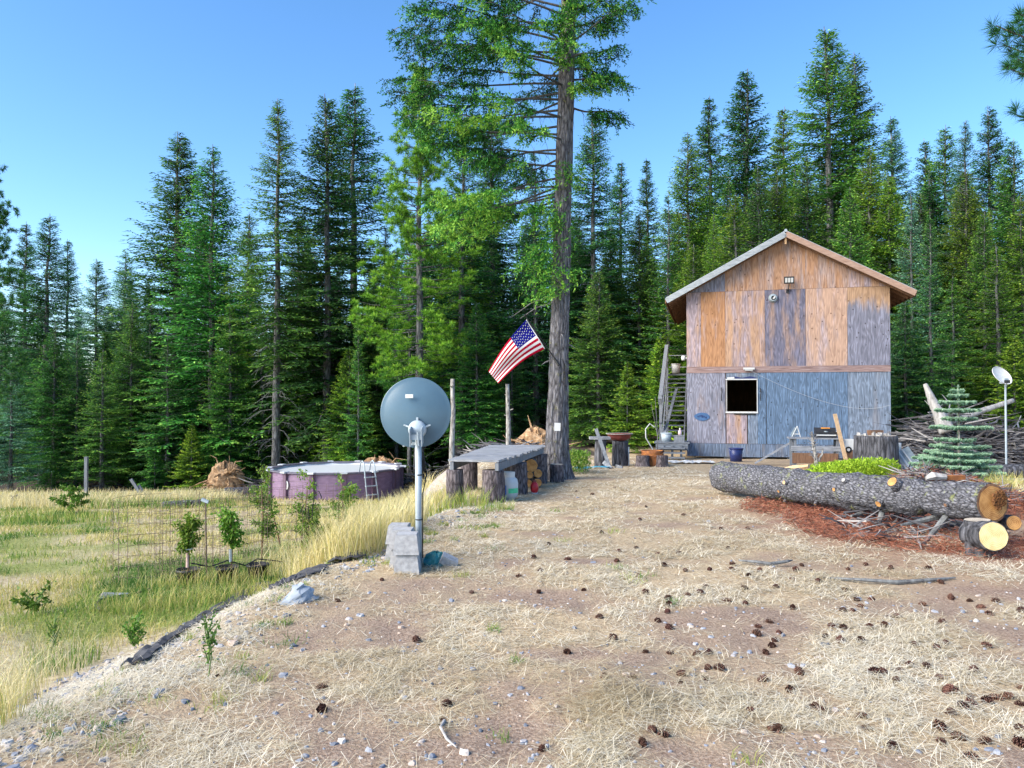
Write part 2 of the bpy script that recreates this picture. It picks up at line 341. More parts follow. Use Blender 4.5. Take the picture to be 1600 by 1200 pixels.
# ------------------------------------------------------------------ building helpers
def link(o, parent=None):
    COL.objects.link(o)
    if parent: o.parent = parent
    return o
def tag(o, label=None, cat=None, group=None, kind=None):
    if label: o['label'] = label
    if cat: o['category'] = cat
    if group: o['group'] = group
    if kind: o['kind'] = kind
    return o
def thing(name, label, cat, loc=(0, 0, 0), rz=0, group=None):
    o = bpy.data.objects.new(name, None); o.empty_display_size = .2
    o.location = loc; o.rotation_euler = (0, 0, rz)
    return tag(link(o), label, cat, group)
class MB:
    def __init__(s): s.v = []; s.f = []; s.mi = []; s.cm = 0
    def add(s, vs, fs):
        o = len(s.v); s.v += [tuple(p) for p in vs]; s.f += [tuple(i + o for i in q) for q in fs]; s.mi += [s.cm] * len(fs)
        return s
    def box(s, c, d, rot=None, taper=1.0):
        x, y, z = d[0] / 2, d[1] / 2, d[2] / 2; k = taper
        vs = [Vector(p) for p in ((-x, -y, -z), (x, -y, -z), (x, y, -z), (-x, y, -z), (-x * k, -y * k, z), (x * k, -y * k, z), (x * k, y * k, z), (-x * k, y * k, z))]
        if rot is not None:
            if not isinstance(rot, Matrix): rot = Euler(rot).to_matrix()
            vs = [rot @ p for p in vs]
        c = Vector(c)
        return s.add([p + c for p in vs], [(0, 3, 2, 1), (4, 5, 6, 7), (0, 1, 5, 4), (1, 2, 6, 5), (2, 3, 7, 6), (3, 0, 4, 7)])
    def beam(s, a, b, wd, th, up=(0, 0, 1)):
        a = Vector(a); b = Vector(b); d = (b - a); L = d.length; d.normalize()
        u = Vector(up); sd = d.cross(u)
        if sd.length < 1e-4: sd = d.cross(Vector((1, 0, 0)))
        sd.normalize(); n = sd.cross(d)
        m = Matrix((sd, d, n)).transposed()
        return s.box((a + b) / 2, (wd, L, th), m)
    def tube(s, pts, rad, n=8, caps=True, wob=0, seed=0):
        pts = [Vector(p) for p in pts]; rr = random.Random(seed)
        if not isinstance(rad, (list, tuple)): rad = [rad] * len(pts)
        o = len(s.v); prev = None
        for i, p in enumerate(pts):
            d = (pts[min(i + 1, len(pts) - 1)] - pts[max(i - 1, 0)]).normalized()
            if prev is None:
                a = d.cross(Vector((0, 0, 1)))
                if a.length < .05: a = d.cross(Vector((0, 1, 0)))
                a.normalize()
            else:
                a = (prev - d * prev.dot(d)).normalized()
            prev = a; b = d.cross(a)
            for k in range(n):
                t = 2 * math.pi * k / n; r = rad[i] * (1 + (rr.uniform(-wob, wob) if wob else 0))
                s.v.append(tuple(p + a * (math.cos(t) * r) + b * (math.sin(t) * r)))
        fs = []
        for i in range(len(pts) - 1):
            for k in range(n):
                k2 = (k + 1) % n
                fs.append((o + i * n + k, o + i * n + k2, o + (i + 1) * n + k2, o + (i + 1) * n + k))
        if caps:
            fs.append(tuple(o + k for k in range(n))[::-1]); e = o + (len(pts) - 1) * n
            fs.append(tuple(e + k for k in range(n)))
        s.f += fs; s.mi += [s.cm] * len(fs)
        return s
    def cyl(s, a, b, r0, r1=None, n=12, wob=0, seed=0): return s.tube([a, b], [r0, r0 if r1 is None else r1], n, True, wob, seed)
    def lathe(s, prof, n=24, c=(0, 0, 0)):
        o = len(s.v); c = Vector(c)
        for r, z in prof:
            for k in range(n):
                t = 2 * math.pi * k / n; s.v.append(tuple(c + Vector((r * math.cos(t), r * math.sin(t), z))))
        fs = []
        for i in range(len(prof) - 1):
            for k in range(n):
                k2 = (k + 1) % n
                fs.append((o + i * n + k, o + i * n + k2, o + (i + 1) * n + k2, o + (i + 1) * n + k))
        s.f += fs; s.mi += [s.cm] * len(fs)
        return s
    def mesh(s, name, mats, smooth=False):
        me = bpy.data.meshes.new(name); me.from_pydata(s.v, [], s.f)
        for m in (mats if isinstance(mats, (list, tuple)) else [mats]): me.materials.append(m)
        if isinstance(mats, (list, tuple)): me.polygons.foreach_set('material_index', s.mi)
        if smooth: me.polygons.foreach_set('use_smooth', [True] * len(me.polygons))
        me.update()
        return me
    def build(s, name, mats, parent=None, smooth=False, loc=None, rot=None):
        o = bpy.data.objects.new(name, s.mesh(name, mats, smooth))
        if loc is not None: o.location = loc
        if rot is not None: o.rotation_euler = rot
        return link(o, parent)
def qmesh(name, V, tint, mat, tri=False):
    """V (N,4,3) quads or (N,3,3) triangles with one tint per face"""
    V = np.asarray(V, np.float32); n, k = V.shape[0], V.shape[1]
    me = bpy.data.meshes.new(name)
    me.vertices.add(n * k); me.vertices.foreach_set('co', V.reshape(-1))
    me.loops.add(n * k); me.loops.foreach_set('vertex_index', np.arange(n * k, dtype=np.int32))
    me.polygons.add(n); me.polygons.foreach_set('loop_start', np.arange(0, n * k, k, dtype=np.int32))
    at_ = me.attributes.new('tint', 'FLOAT', 'FACE'); at_.data.foreach_set('value', np.clip(np.asarray(tint, np.float32), 0, 1))
    me.materials.append(mat); me.update(calc_edges=True)
    return me
def unit(a): return a / (np.linalg.norm(a, axis=-1, keepdims=True) + 1e-9)
def blades(base, d, L, W, roll=None, mid=.4):
    """diamond blades; side vector roughly horizontal with some roll"""
    n = len(base)
    up = np.tile(np.array([0, 0, 1.0]), (n, 1)) + rng.normal(0, .45 if roll is None else roll, (n, 3))
    s = unit(np.cross(d, up)); L = np.asarray(L)[:, None]; W = np.asarray(W)[:, None]
    return np.stack([base, base + d * L * mid + s * W / 2, base + d * L, base + d * L * mid - s * W / 2], 1)
def sub(o_mesh, name, parent, mat=None):
    o = bpy.data.objects.new(name, o_mesh); link(o, parent)
    if mat is not None:
        o.material_slots[0].link = 'OBJECT'; o.material_slots[0].material = mat
    return o

# ------------------------------------------------------------------ ground
def bare_mask(x, y):
    """1 where the driveway shows bare reddish dirt, 0 where straw covers it"""
    b = np.zeros_like(x)
    for cx, cy, rx, ry in ((-1.2, 3.45, 1.9, .62), (.9, 3.3, .75, .42), (2.0, 3.2, .6, .3), (1.75, 5.55, .75, .42), (-1.2, 5.2, .55, .45), (.55, 6.1, .7, .3),
                           (3.3, 4.9, .5, .5), (4.6, 6.3, .9, .35), (1.2, 7.4, .8, .25), (2.6, 9.6, .9, .3), (.3, 9.0, .7, .2), (2.9, 5.9, .8, .3), (0.2, 4.8, .4, .2)):
        b = np.maximum(b, 1 - sstep(.6, 1.25, np.sqrt(((x - cx) / rx) ** 2 + ((y - cy) / ry) ** 2)))
    n = fbm(x * 1.1, y * 1.1, 4, 31)
    return np.clip(b * .8 + sstep(.48, .7, n) * .7 - .2 + 1.7 * (fbm(x * 2.6, y * 2.6, 4, 77) - .55), 0, 1)
def litter_mask(x, y):
    a = np.exp(-(((x - 4.6) / 1.25) ** 2 + ((y - 9.6) / 2.2) ** 2)) + np.exp(-(((x - 6.6) / 1.6) ** 2 + ((y - 11.6) / 1.6) ** 2)) + .8 * np.exp(-(((x - 5.4) / 1.0) ** 2 + ((y - 7.9) / .7) ** 2))
    return np.clip(a * 1.3 * (.45 + .9 * fbm(x * 1.7, y * 1.7, 3, 3)), 0, 1)
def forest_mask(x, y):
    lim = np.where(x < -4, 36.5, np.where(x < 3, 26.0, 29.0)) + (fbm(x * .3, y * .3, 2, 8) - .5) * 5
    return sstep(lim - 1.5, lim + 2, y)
def green_mask(x, y):
    return sstep(.48, .66, fbm(x * .55 + 3, y * .38, 4, 14))
def rows(n, lo, hi, a, k):
    t = np.linspace(-1, 1, n); s_ = np.sinh(k * t) / math.sinh(k)
    return np.where(s_ < 0, -s_ * lo, s_ * hi) + a
xs = rows(381, -420, 420, 0.0, 8.2)
ys = np.concatenate([np.linspace(-6, 2.4, 24)[:-1], 2.4 * np.exp(np.linspace(0, math.log(700 / 2.4), 400))])
gx, gy = np.meshgrid(xs, ys)
gz = G(gx, gy)
nx, ny = len(xs), len(ys)
gv = np.stack([gx, gy, gz], -1).reshape(-1, 3)
idx = np.arange(nx * ny).reshape(ny, nx)
gf = np.stack([idx[:-1, :-1], idx[:-1, 1:], idx[1:, 1:], idx[1:, :-1]], -1).reshape(-1, 4)
gm = bpy.data.meshes.new('ground')
gm.vertices.add(len(gv)); gm.vertices.foreach_set('co', gv.astype(np.float32).reshape(-1))
gm.loops.add(gf.size); gm.loops.foreach_set('vertex_index', gf.astype(np.int32).reshape(-1))
gm.polygons.add(len(gf)); gm.polygons.foreach_set('loop_start', np.arange(0, gf.size, 4, dtype=np.int32))
gm.polygons.foreach_set('use_smooth', np.ones(len(gf), bool))
X1, Y1 = gv[:, 0], gv[:, 1]
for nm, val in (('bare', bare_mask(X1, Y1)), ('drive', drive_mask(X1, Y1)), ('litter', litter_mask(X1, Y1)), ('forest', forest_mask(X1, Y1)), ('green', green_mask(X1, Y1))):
    a_ = gm.attributes.new(nm, 'FLOAT', 'POINT'); a_.data.foreach_set('value', val.astype(np.float32))
gm.update(calc_edges=True)
def ground_material():
    m, nt, p = newmat('ground')
    L = nt.links.new
    def attr(n):
        a = nt.nodes.new('ShaderNodeAttribute'); a.attribute_name = n; return a.outputs['Fac']
    tc = nt.nodes.new('ShaderNodeTexCoord')
    def noise(s, d=6.0, r=.65):
        n = nd(nt, 'ShaderNodeTexNoise', Scale=s, Detail=d, Roughness=r); L(tc.outputs['Object'], n.inputs['Vector']); return n.outputs[0]
    def mix(f, a, b):
        x = nt.nodes.new('ShaderNodeMixRGB')
        L(f, x.inputs[0])
        L(a, x.inputs[1]); L(b, x.inputs[2]); return x.outputs[0]
    fine = noise(55.0); big = noise(2.2)
    def rmp(src, st):
        r = ramp(nt, st); L(src, r.inputs[0]); return r.outputs[0]
    dirt = rmp(fine, [(.3, (.14, .092, .066)), (.5, (.29, .208, .155)), (.72, (.47, .375, .30))])
    straw = rmp(noise(38.0), [(.3, (.26, .18, .115)), (.55, (.46, .36, .235)), (.75, (.64, .54, .38))])
    dry = rmp(noise(16.0), [(.3, (.26, .19, .12)), (.5, (.46, .38, .24)), (.75, (.64, .57, .42))])
    green = rmp(noise(20.0), [(.3, (.12, .14, .045)), (.55, (.27, .29, .10)), (.75, (.48, .45, .24))])
    rust = rmp(noise(30.0), [(.3, (.10, .04, .03)), (.55, (.25, .10, .07)), (.75, (.42, .25, .18))])
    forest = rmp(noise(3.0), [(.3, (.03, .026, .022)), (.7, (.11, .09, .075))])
    field = mix(attr('green'), dry, green)
    drv = mix(attr('bare'), straw, dirt)
    # the gravelly bank between driveway and field
    bank = rmp(noise(26.0), [(.3, (.17, .14, .13)), (.5, (.34, .31, .30)), (.72, (.56, .53, .50))])
    bk = rmp(attr('drive'), [(.0, (0, 0, 0)), (.35, (1, 1, 1)), (.8, (1, 1, 1)), (1.0, (0, 0, 0))])
    c = mix(attr('drive'), field, drv)
    mb = nt.nodes.new('ShaderNodeMath'); mb.operation = 'MULTIPLY'; L(bk, mb.inputs[0]); 
    rr = rmp(big, [(.35, (.25, .25, .25)), (.6, (.85, .85, .85))]); L(rr, mb.inputs[1])
    c = mix(mb.outputs[0], c, bank)
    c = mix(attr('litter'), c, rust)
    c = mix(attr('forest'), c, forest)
    L(c, p.inputs['Base Color']); p.inputs['Roughness'].default_value = .95; p.inputs['Specular IOR Level'].default_value = .1
    b = nd(nt, 'ShaderNodeBump', Strength=.8, Distance=.02); L(fine, b.inputs['Height']); L(b.outputs[0], p.inputs['Normal'])
    return m
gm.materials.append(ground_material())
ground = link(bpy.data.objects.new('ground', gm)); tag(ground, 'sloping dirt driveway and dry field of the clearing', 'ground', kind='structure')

# ------------------------------------------------------------------ straw, gravel, grass (nobody could count them)
def logY(n, a, b): return a * np.exp(rng.random(n) * math.log(b / a))
def stuff(name, me, label, cat):
    return tag(link(bpy.data.objects.new(name, me)), label, cat, kind='stuff')
n = 400000
Y = logY(n, 2.75, 25); X = rng.uniform(-.75, .72, n) * Y
keep = (X > edge_x(Y) - .5 - .2 * rng.random(n)) & (rng.random(n) < (1 - bare_mask(X, Y)) ** 2.2 + .012) & (rng.random(n) < 1.05 - .75 * litter_mask(X, Y)) & (rng.random(n) < .1 + .95 * sstep(.3, .64, fbm(X * 2.3, Y * 2.3, 4, 55)))
keep &= ~((X > 4.6) & (Y > 9)) & (forest_mask(X, Y) < .3)
X, Y = X[keep], Y[keep]; n = len(X)
az = rng.uniform(0, 2 * math.pi, n) + .0; el = rng.normal(.03, .13, n)
hay = np.exp(-(((X - .5) / .55) ** 2 + ((Y - 4.1) / .4) ** 2))
d = np.stack([np.cos(az) * np.cos(el), np.sin(az) * np.cos(el), np.sin(el)], 1)
L = rng.uniform(.04, .13, n) * (1 + .25 * np.clip(Y - 6, 0, 6) / 6) * (1 + .5 * hay); W = np.maximum(.0024, .48 * Y / 759) * rng.uniform(.8, 1.35, n)
base = np.stack([X, Y, G(X, Y) + rng.uniform(.003, .02, n) + hay * rng.uniform(0, .07, n)], 1) - d * L[:, None] / 2
s_ = np.stack([-np.sin(az), np.cos(az), np.zeros(n)], 1) * (W / 2)[:, None]
bend = rng.normal(0, .012, (n, 3)); bend[:, 2] = np.abs(bend[:, 2])
V = np.stack([base - s_, base + s_, base + d * L[:, None] + s_ * .5 + bend, base + d * L[:, None] - s_ * .5 + bend], 1)
tint = np.clip(rng.normal(.53, .26, n) + .5 * (fbm(X * .9, Y * .9, 3, 61) - .5) * 1.4 - .25 * hay, 0, 1)
stuff('straw_litter', qmesh('straw_litter', V, tint, M['straw']), 'bleached straw strewn over the driveway', 'straw')

def stones(n, xf, smin, smax, keepf):
    Y = logY(n, 2.75, 13); X = xf(Y, n); k = keepf(X, Y); X, Y = X[k], Y[k]; n = len(X)
    s = smin + (smax - smin) * rng.random(n) ** 5 + .0010 * Y
    aa = np.arange(6) * math.pi / 3
    lo_ = np.stack([np.cos(aa), np.sin(aa), -.15 + 0 * aa], 1); hi_ = np.stack([np.cos(aa + .4) * .72, np.sin(aa + .4) * .72, .5 + 0 * aa], 1)
    v = np.concatenate([lo_, hi_, [[0, 0, .62]]])[None] * s[:, None, None] * rng.uniform(.72, 1.25, (n, 13, 1)) * rng.uniform(.6, 1.25, (n, 1, 3)); v[:, 6:, 2] *= rng.uniform(.75, 1.2, (n, 7))
    a = rng.uniform(0, 6.28, n); ca, sa = np.cos(a)[:, None], np.sin(a)[:, None]
    v = np.stack([v[:, :, 0] * ca - v[:, :, 1] * sa, v[:, :, 0] * sa + v[:, :, 1] * ca, v[:, :, 2]], -1)
    v += np.stack([X, Y, G(X, Y) + .001], 1)[:, None, :]
    T = np.stack([v[:, q] for k in range(6) for q in ([k, (k + 1) % 6, 6 + k], [(k + 1) % 6, 6 + (k + 1) % 6, 6 + k], [6 + k, 6 + (k + 1) % 6, 12])], 1).reshape(-1, 3, 3)
    return T, np.repeat(np.clip(rng.beta(1.6, 1.6, n), 0, 1), 18)
T1, t1 = stones(7000, lambda Y, n: rng.uniform(-.75, .72, n) * Y, .004, .024, lambda X, Y: (X > edge_x(Y) - .2) & (rng.random(len(X)) < .07 + .5 * bare_mask(X, Y)) & (X < 4.6))
T2, t2 = stones(5000, lambda Y, n: edge_x(Y) - rng.random(n) ** 1.1 * (.35 + .2 * Y) + .35, .005, .03, lambda X, Y: rng.random(len(X)) < .35 + .9 * sstep(.4, .6, fbm(X * 2, Y * 2, 3, 44)))
stuff('gravel', qmesh('gravel', np.concatenate([T1, T2]), np.concatenate([t1, t2]), M['gravel']), 'loose grey and bluish gravel on dirt and bank', 'gravel')

def grass(name, X, Y, H, tint, lean, label, cat, wk=1.0, mat='grass'):
    n = len(X); az = rng.uniform(0, 2 * math.pi, n)
    W = np.maximum(.0035, .55 * Y / 759) * wk * rng.uniform(.7, 1.3, n)
    ln = np.abs(rng.normal(lean, lean * .6, n))
    o = np.stack([np.cos(az), np.sin(az), np.zeros(n)], 1)
    p0 = np.stack([X, Y, G(X, Y) - .01], 1); s_ = np.stack([-np.sin(az + 1.1), np.cos(az + 1.1), np.zeros(n)], 1) * (W / 2)[:, None]
    z = np.array([0, 0, 1.0]); H = H[:, None]; ln = ln[:, None]
    p1 = p0 + z * H * .55 + o * H * ln * .3; p2 = p0 + z * H * (1 - ln * .25) + o * H * ln
    Q1 = np.stack([p0 - s_, p0 + s_, p1 + s_ * .8, p1 - s_ * .8], 1); Q2 = np.stack([p1 - s_ * .8, p1 + s_ * .8, p2 + s_ * .15, p2 - s_ * .15], 1)
    return stuff(name, qmesh(name, np.concatenate([Q1, Q2]), np.concatenate([tint, tint + .06]), M[mat]), label, cat)
# short turf of the left field
n = 120000
Y = logY(n, 4.2, 38); X = edge_x(Y) - .5 - rng.random(n) ** .9 * (Y * .72 - 0.6)
gmk = green_mask(X, Y); patch = sstep(.38, .6, fbm(X * .8, Y * .55, 3, 21))
k = (rng.random(n) < (.1 + .9 * patch) * (.12 + .88 * sstep(5.2, 8.5, Y))) & (forest_mask(X, Y) < .5) & (rng.random(n) < .25 + .9 * (1 - drive_mask(X, Y)))
X, Y, gmk, patch = X[k], Y[k], gmk[k], patch[k]
tt = np.clip(.68 - .66 * gmk * patch * sstep(6, 10, Y) - .12 * gmk + rng.normal(0, .14, len(X)), .03, 1)
grass('field_grass', X, Y, rng.uniform(.03, .11, len(X)) * (1 + .03 * Y), tt, .5, 'patchy short green and dry grass of the left field', 'grass')
# tall bleached grass: bank by the dish, strip before the trees, strip before the pool
def patchpts(n, cx, cy, rx, ry, rot=0):
    a = rng.uniform(0, 6.28, n); r = np.sqrt(rng.random(n)); x = np.cos(a) * r * rx; y = np.sin(a) * r * ry
    return cx + x * math.cos(rot) - y * math.sin(rot), cy + x * math.sin(rot) + y * math.cos(rot)
PT = [(3600, -1.85, 9.5, .7, 1.7, -.12, .55, .8), (1200, -2.6, 12.0, 1.1, 2.2, -.2, .5, .82), (900, -1.62, 8.0, .3, .6, 0, .6, .75), (3600, -15.5, 26.5, 5.5, 3.2, .1, .55, .88), (2200, -12.3, 28.2, 2.2, 1.8, .0, .5, .9),
      (420, -5.6, 8.6, 1.2, .8, .4, .22, .62), (700, -3.35, 8.0, 1.0, .35, .5, .26, .55), (260, -3.4, 4.9, .6, .7, 0, .38, .92), (420, -3.75, 9.25, .75, .3, .35, .26, .6), (420, -3.0, 4.2, .35, .45, 0, .42, .8), (200, -2.62, 3.75, .14, .25, 0, .3, .7), (1700, -3.3, 19, 1.2, 4.5, -.05, .55, .8),
      (330, -.85, 11.75, .5, .3, 0, .34, .45), (120, -.25, 11.2, .3, .25, 0, .22, .4), (1500, 8.7, 12.4, .8, .9, 0, .4, .6), (700, 8.2, 11.4, .7, .7, 0, .35, .95), (300, -1.5, 14.5, .5, 1.2, 0, .35, .72), (1000, -11.5, 25, 2.4, 1.6, 0, .4, .25),
      (500, -6.2, 7.4, 1.4, .5, .5, .2, .3), (260, -3.3, 5.6, .25, .3, .4, .24, .25), (1200, -12.5, 19, 3, 1.6, 0, .4, .4)]
XX, YY, HH, TT = [], [], [], []
for n_, cx, cy, rx, ry, ro, h, t in PT:
    a, b = patchpts(n_, cx, cy, rx, ry, ro); XX.append(a); YY.append(b); HH.append(rng.uniform(.45, 1.1, n_) * h); TT.append(np.clip(rng.normal(t, .13, n_), 0, 1))
grass('tall_grass', np.concatenate(XX), np.concatenate(YY), np.concatenate(HH), np.concatenate(TT), .3, 'tall bleached grass on the bank and field edges', 'grass')
# little tufts at the driveway edge
XX, YY, HH, TT = [], [], [], []
for i in range(75):
    y0 = 3.3 + 8 * random.random() ** 1.3; x0 = float(edge_x(y0)) + random.uniform(-.35, .8) if i < 58 else random.uniform(-.5, 1.4); n_ = random.randint(25, 80); r = random.uniform(.02, .07)
    XX.append(x0 + rng.normal(0, r, n_)); YY.append(y0 + rng.normal(0, r, n_)); HH.append(rng.uniform(.03, .085, n_)); TT.append(np.clip(rng.normal(random.choice([.12, .3, .45]), .1, n_), 0, 1))
grass('grass_tufts', np.concatenate(XX), np.concatenate(YY), np.concatenate(HH), np.concatenate(TT), .6, 'small green grass tufts along the driveway edge', 'grass')
# ------------------------------------------------------------------ conifers
def conifer(seed, H, R, hb, dens=1.0, bl=.21, bw=.06, droop=.22, power=.8, tip=.55, kind='fir', gap=0.0, wstep=.38, trunk_r=None, limbmat=None):
    global rng
    keep_rng = rng; rng = np.random.default_rng(seed); rr = random.Random(seed)
    Q, T = [], []
    wood = MB(); tr = trunk_r or H * .0098
    pts = [Vector((rr.uniform(-.03, .03) * i * H / 60, rr.uniform(-.03, .03) * i * H / 60, H * i / 9)) for i in range(10)]
    rad = [tr * (1.35 if i == 0 else 1) * (1 - i / 9.0) ** .8 + .012 * H / 20 for i in range(10)]
    wood.tube(pts, rad, 9)
    h = hb
    while h < H * .985:
        f = (h - hb) / (H - hb)
        nb = rr.randint(5, 7) if f < .9 else 4
        for b in range(nb):
            if rr.random() < gap * (1 - f): continue
            az = rr.uniform(0, 6.283)
            Lb = R * ((1 - f) ** power) * rr.uniform(.62, 1.12) * min(1, .6 + f * 4) + .05 * H / 20
            ang = R_(-14 + 52 * f ** 1.4) + rr.gauss(0, .1)
            out = np.array([math.cos(az), math.sin(az), 0]); lat = np.array([-math.sin(az), math.cos(az), 0]); z = np.array([0, 0, 1.0])
            b0 = np.array([0, 0, h + rr.uniform(-.15, .15) * H / 20])
            def path(t):
                t = np.asarray(t)[:, None]
                return b0 + Lb * t * (math.cos(ang) * out + math.sin(ang) * z) + z * Lb * (-droop * (1 - f) * t ** 2 + .16 * t ** 3)
            pp = path([0, .4, .75, 1.0]); wood.tube([Vector(p) for p in pp], [.028 * H / 20 * (.4 + Lb / R), .02 * H / 20, .011 * H / 20, .004], 3, False)
            if kind == 'pine':
                nt_ = max(2, int(Lb * 3.2 * dens)); t = 1 - rng.random(nt_) ** 1.6 * .6
                c = path(t) + rng.normal(0, .16, (nt_, 3)) + z * .06
                m = int(46 * dens); C = np.repeat(c, m, 0); d = unit(rng.normal(0, 1, (len(C), 3)) + out * .55 + z * .35)
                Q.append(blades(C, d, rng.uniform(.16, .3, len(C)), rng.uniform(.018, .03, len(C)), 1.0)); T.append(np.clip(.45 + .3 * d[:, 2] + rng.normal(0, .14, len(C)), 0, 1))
                continue
            nt_ = int((5 + Lb * 9.5 * (20 / H if H < 6 else 1)) * dens); t = np.linspace(.06, 1, nt_) + rng.normal(0, .02, nt_); t = np.clip(t, .05, 1)
            P = path(t); sgn = np.where(np.arange(nt_) % 2 == 0, 1, -1)[:, None]
            td = unit(out * .75 + lat * sgn * rng.uniform(.45, 1.0, (nt_, 1)) + z * rng.normal(-.10, .16, (nt_, 1)))
            tl = (.10 * H / 20 + .36 * Lb * (1.02 - t) * np.minimum(1, t * 3)) * rng.uniform(.7, 1.2, nt_)
            k = np.maximum(2, np.ceil(tl / (bl * .42)).astype(int)); I = np.repeat(np.arange(nt_), k)
            u = np.concatenate([np.linspace(.05, 1, q) for q in k]); s2 = rng.choice([-1, 1], len(I))[:, None]
            base = P[I] + td[I] * (tl[I] * u)[:, None]; base[:, 2] -= .12 * tl[I] * u ** 2
            lt = np.cross(td[I], z); d = unit(td[I] + lt * s2 * rng.uniform(.1, .8, (len(I), 1)) + z * rng.normal(-.05, .25, (len(I), 1)))
            Q.append(blades(base, d, bl * (1 - .4 * f) * rng.uniform(.65, 1.2, len(I)), bw * (1 - .3 * f) * rng.uniform(.7, 1.3, len(I))))
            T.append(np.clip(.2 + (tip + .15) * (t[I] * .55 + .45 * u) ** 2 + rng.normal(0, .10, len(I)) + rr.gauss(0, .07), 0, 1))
        h += wstep * (H / 20) * rr.uniform(.7, 1.3) * (1 - .62 * f)
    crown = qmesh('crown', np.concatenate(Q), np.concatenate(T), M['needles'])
    # dead lower limbs
    dead = None
    if hb > 1.5 and kind == 'fir':
        dm = MB(); hh = .8
        while hh < hb + 1.5:
            for b in range(rr.randint(2, 4)):
                az = rr.uniform(0, 6.283); Lb = rr.uniform(.5, .45 * R + .6); o = Vector((math.cos(az), math.sin(az), 0)); a = Vector((0, 0, hh))
                p1 = a + o * Lb * .5 + Vector((0, 0, -.08 * Lb)); p2 = a + o * Lb + Vector((0, 0, -.45 * Lb))
                dm.tube([a, p1, p2], [.022, .014, .005], 3, False)
                for q in range(5):
                    t = rr.uniform(.3, 1); s = a.lerp(p1, t * 2) if t < .5 else p1.lerp(p2, t * 2 - 1)
                    e = s + Vector((rr.uniform(-.25, .25), rr.uniform(-.25, .25), rr.uniform(-.45, -.05))) + o * .15
                    dm.tube([s, e], [.009, .003], 3, False)
            hh += rr.uniform(.25, .5)
        dead = dm.mesh('dead_branches', M['dead_limb'])
    tm = wood.mesh('trunk', M['bark_far'], True)
    rng = keep_rng
    return dict(H=H, crown=crown, trunk=tm, dead=dead, R=R)
PROTO = {
    'full':  conifer(11, 20, 4.9, .7, .95, bl=.28, bw=.085, droop=.25, power=.84),
    'full2': conifer(12, 20, 4.2, 1.1, 1.15, bl=.27, bw=.083, droop=.22, tip=.65, power=.84),
    'tall':  conifer(13, 22, 4.0, 3.4, 1.2, bl=.26, bw=.08, droop=.28, gap=.08, power=.8),
    'thin':  conifer(14, 22, 3.3, 7.5, 1.15, bl=.26, bw=.072, droop=.22, gap=.2, tip=.5, power=.85),
    'narrow': conifer(15, 20, 3.4, 1.6, 1.2, bl=.26, bw=.08, droop=.16, power=.88),
    'layer': conifer(16, 20, 4.0, 2.0, 1.0, bl=.27, bw=.078, droop=.08, gap=.08, wstep=.52, tip=.7, power=.95),
    'far':   conifer(17, 20, 4.4, .4, .6, bl=.42, bw=.13, droop=.22, power=.92),
    'far2':  conifer(18, 20, 3.7, .6, .65, bl=.40, bw=.13, droop=.17, power=.9),
    'small': conifer(19, 5, 1.3, .12, 1.0, bl=.15, bw=.045, droop=.1, wstep=.9, power=.95),
    'pine':  conifer(20, 20, 3.0, 5.5, 1.25, droop=-.05, kind='pine', wstep=.55),
}
GREENS = {'g': 'needles', 'y': 'needles_yellow', 'd': 'needles_dark', 's': 'needles_silver'}
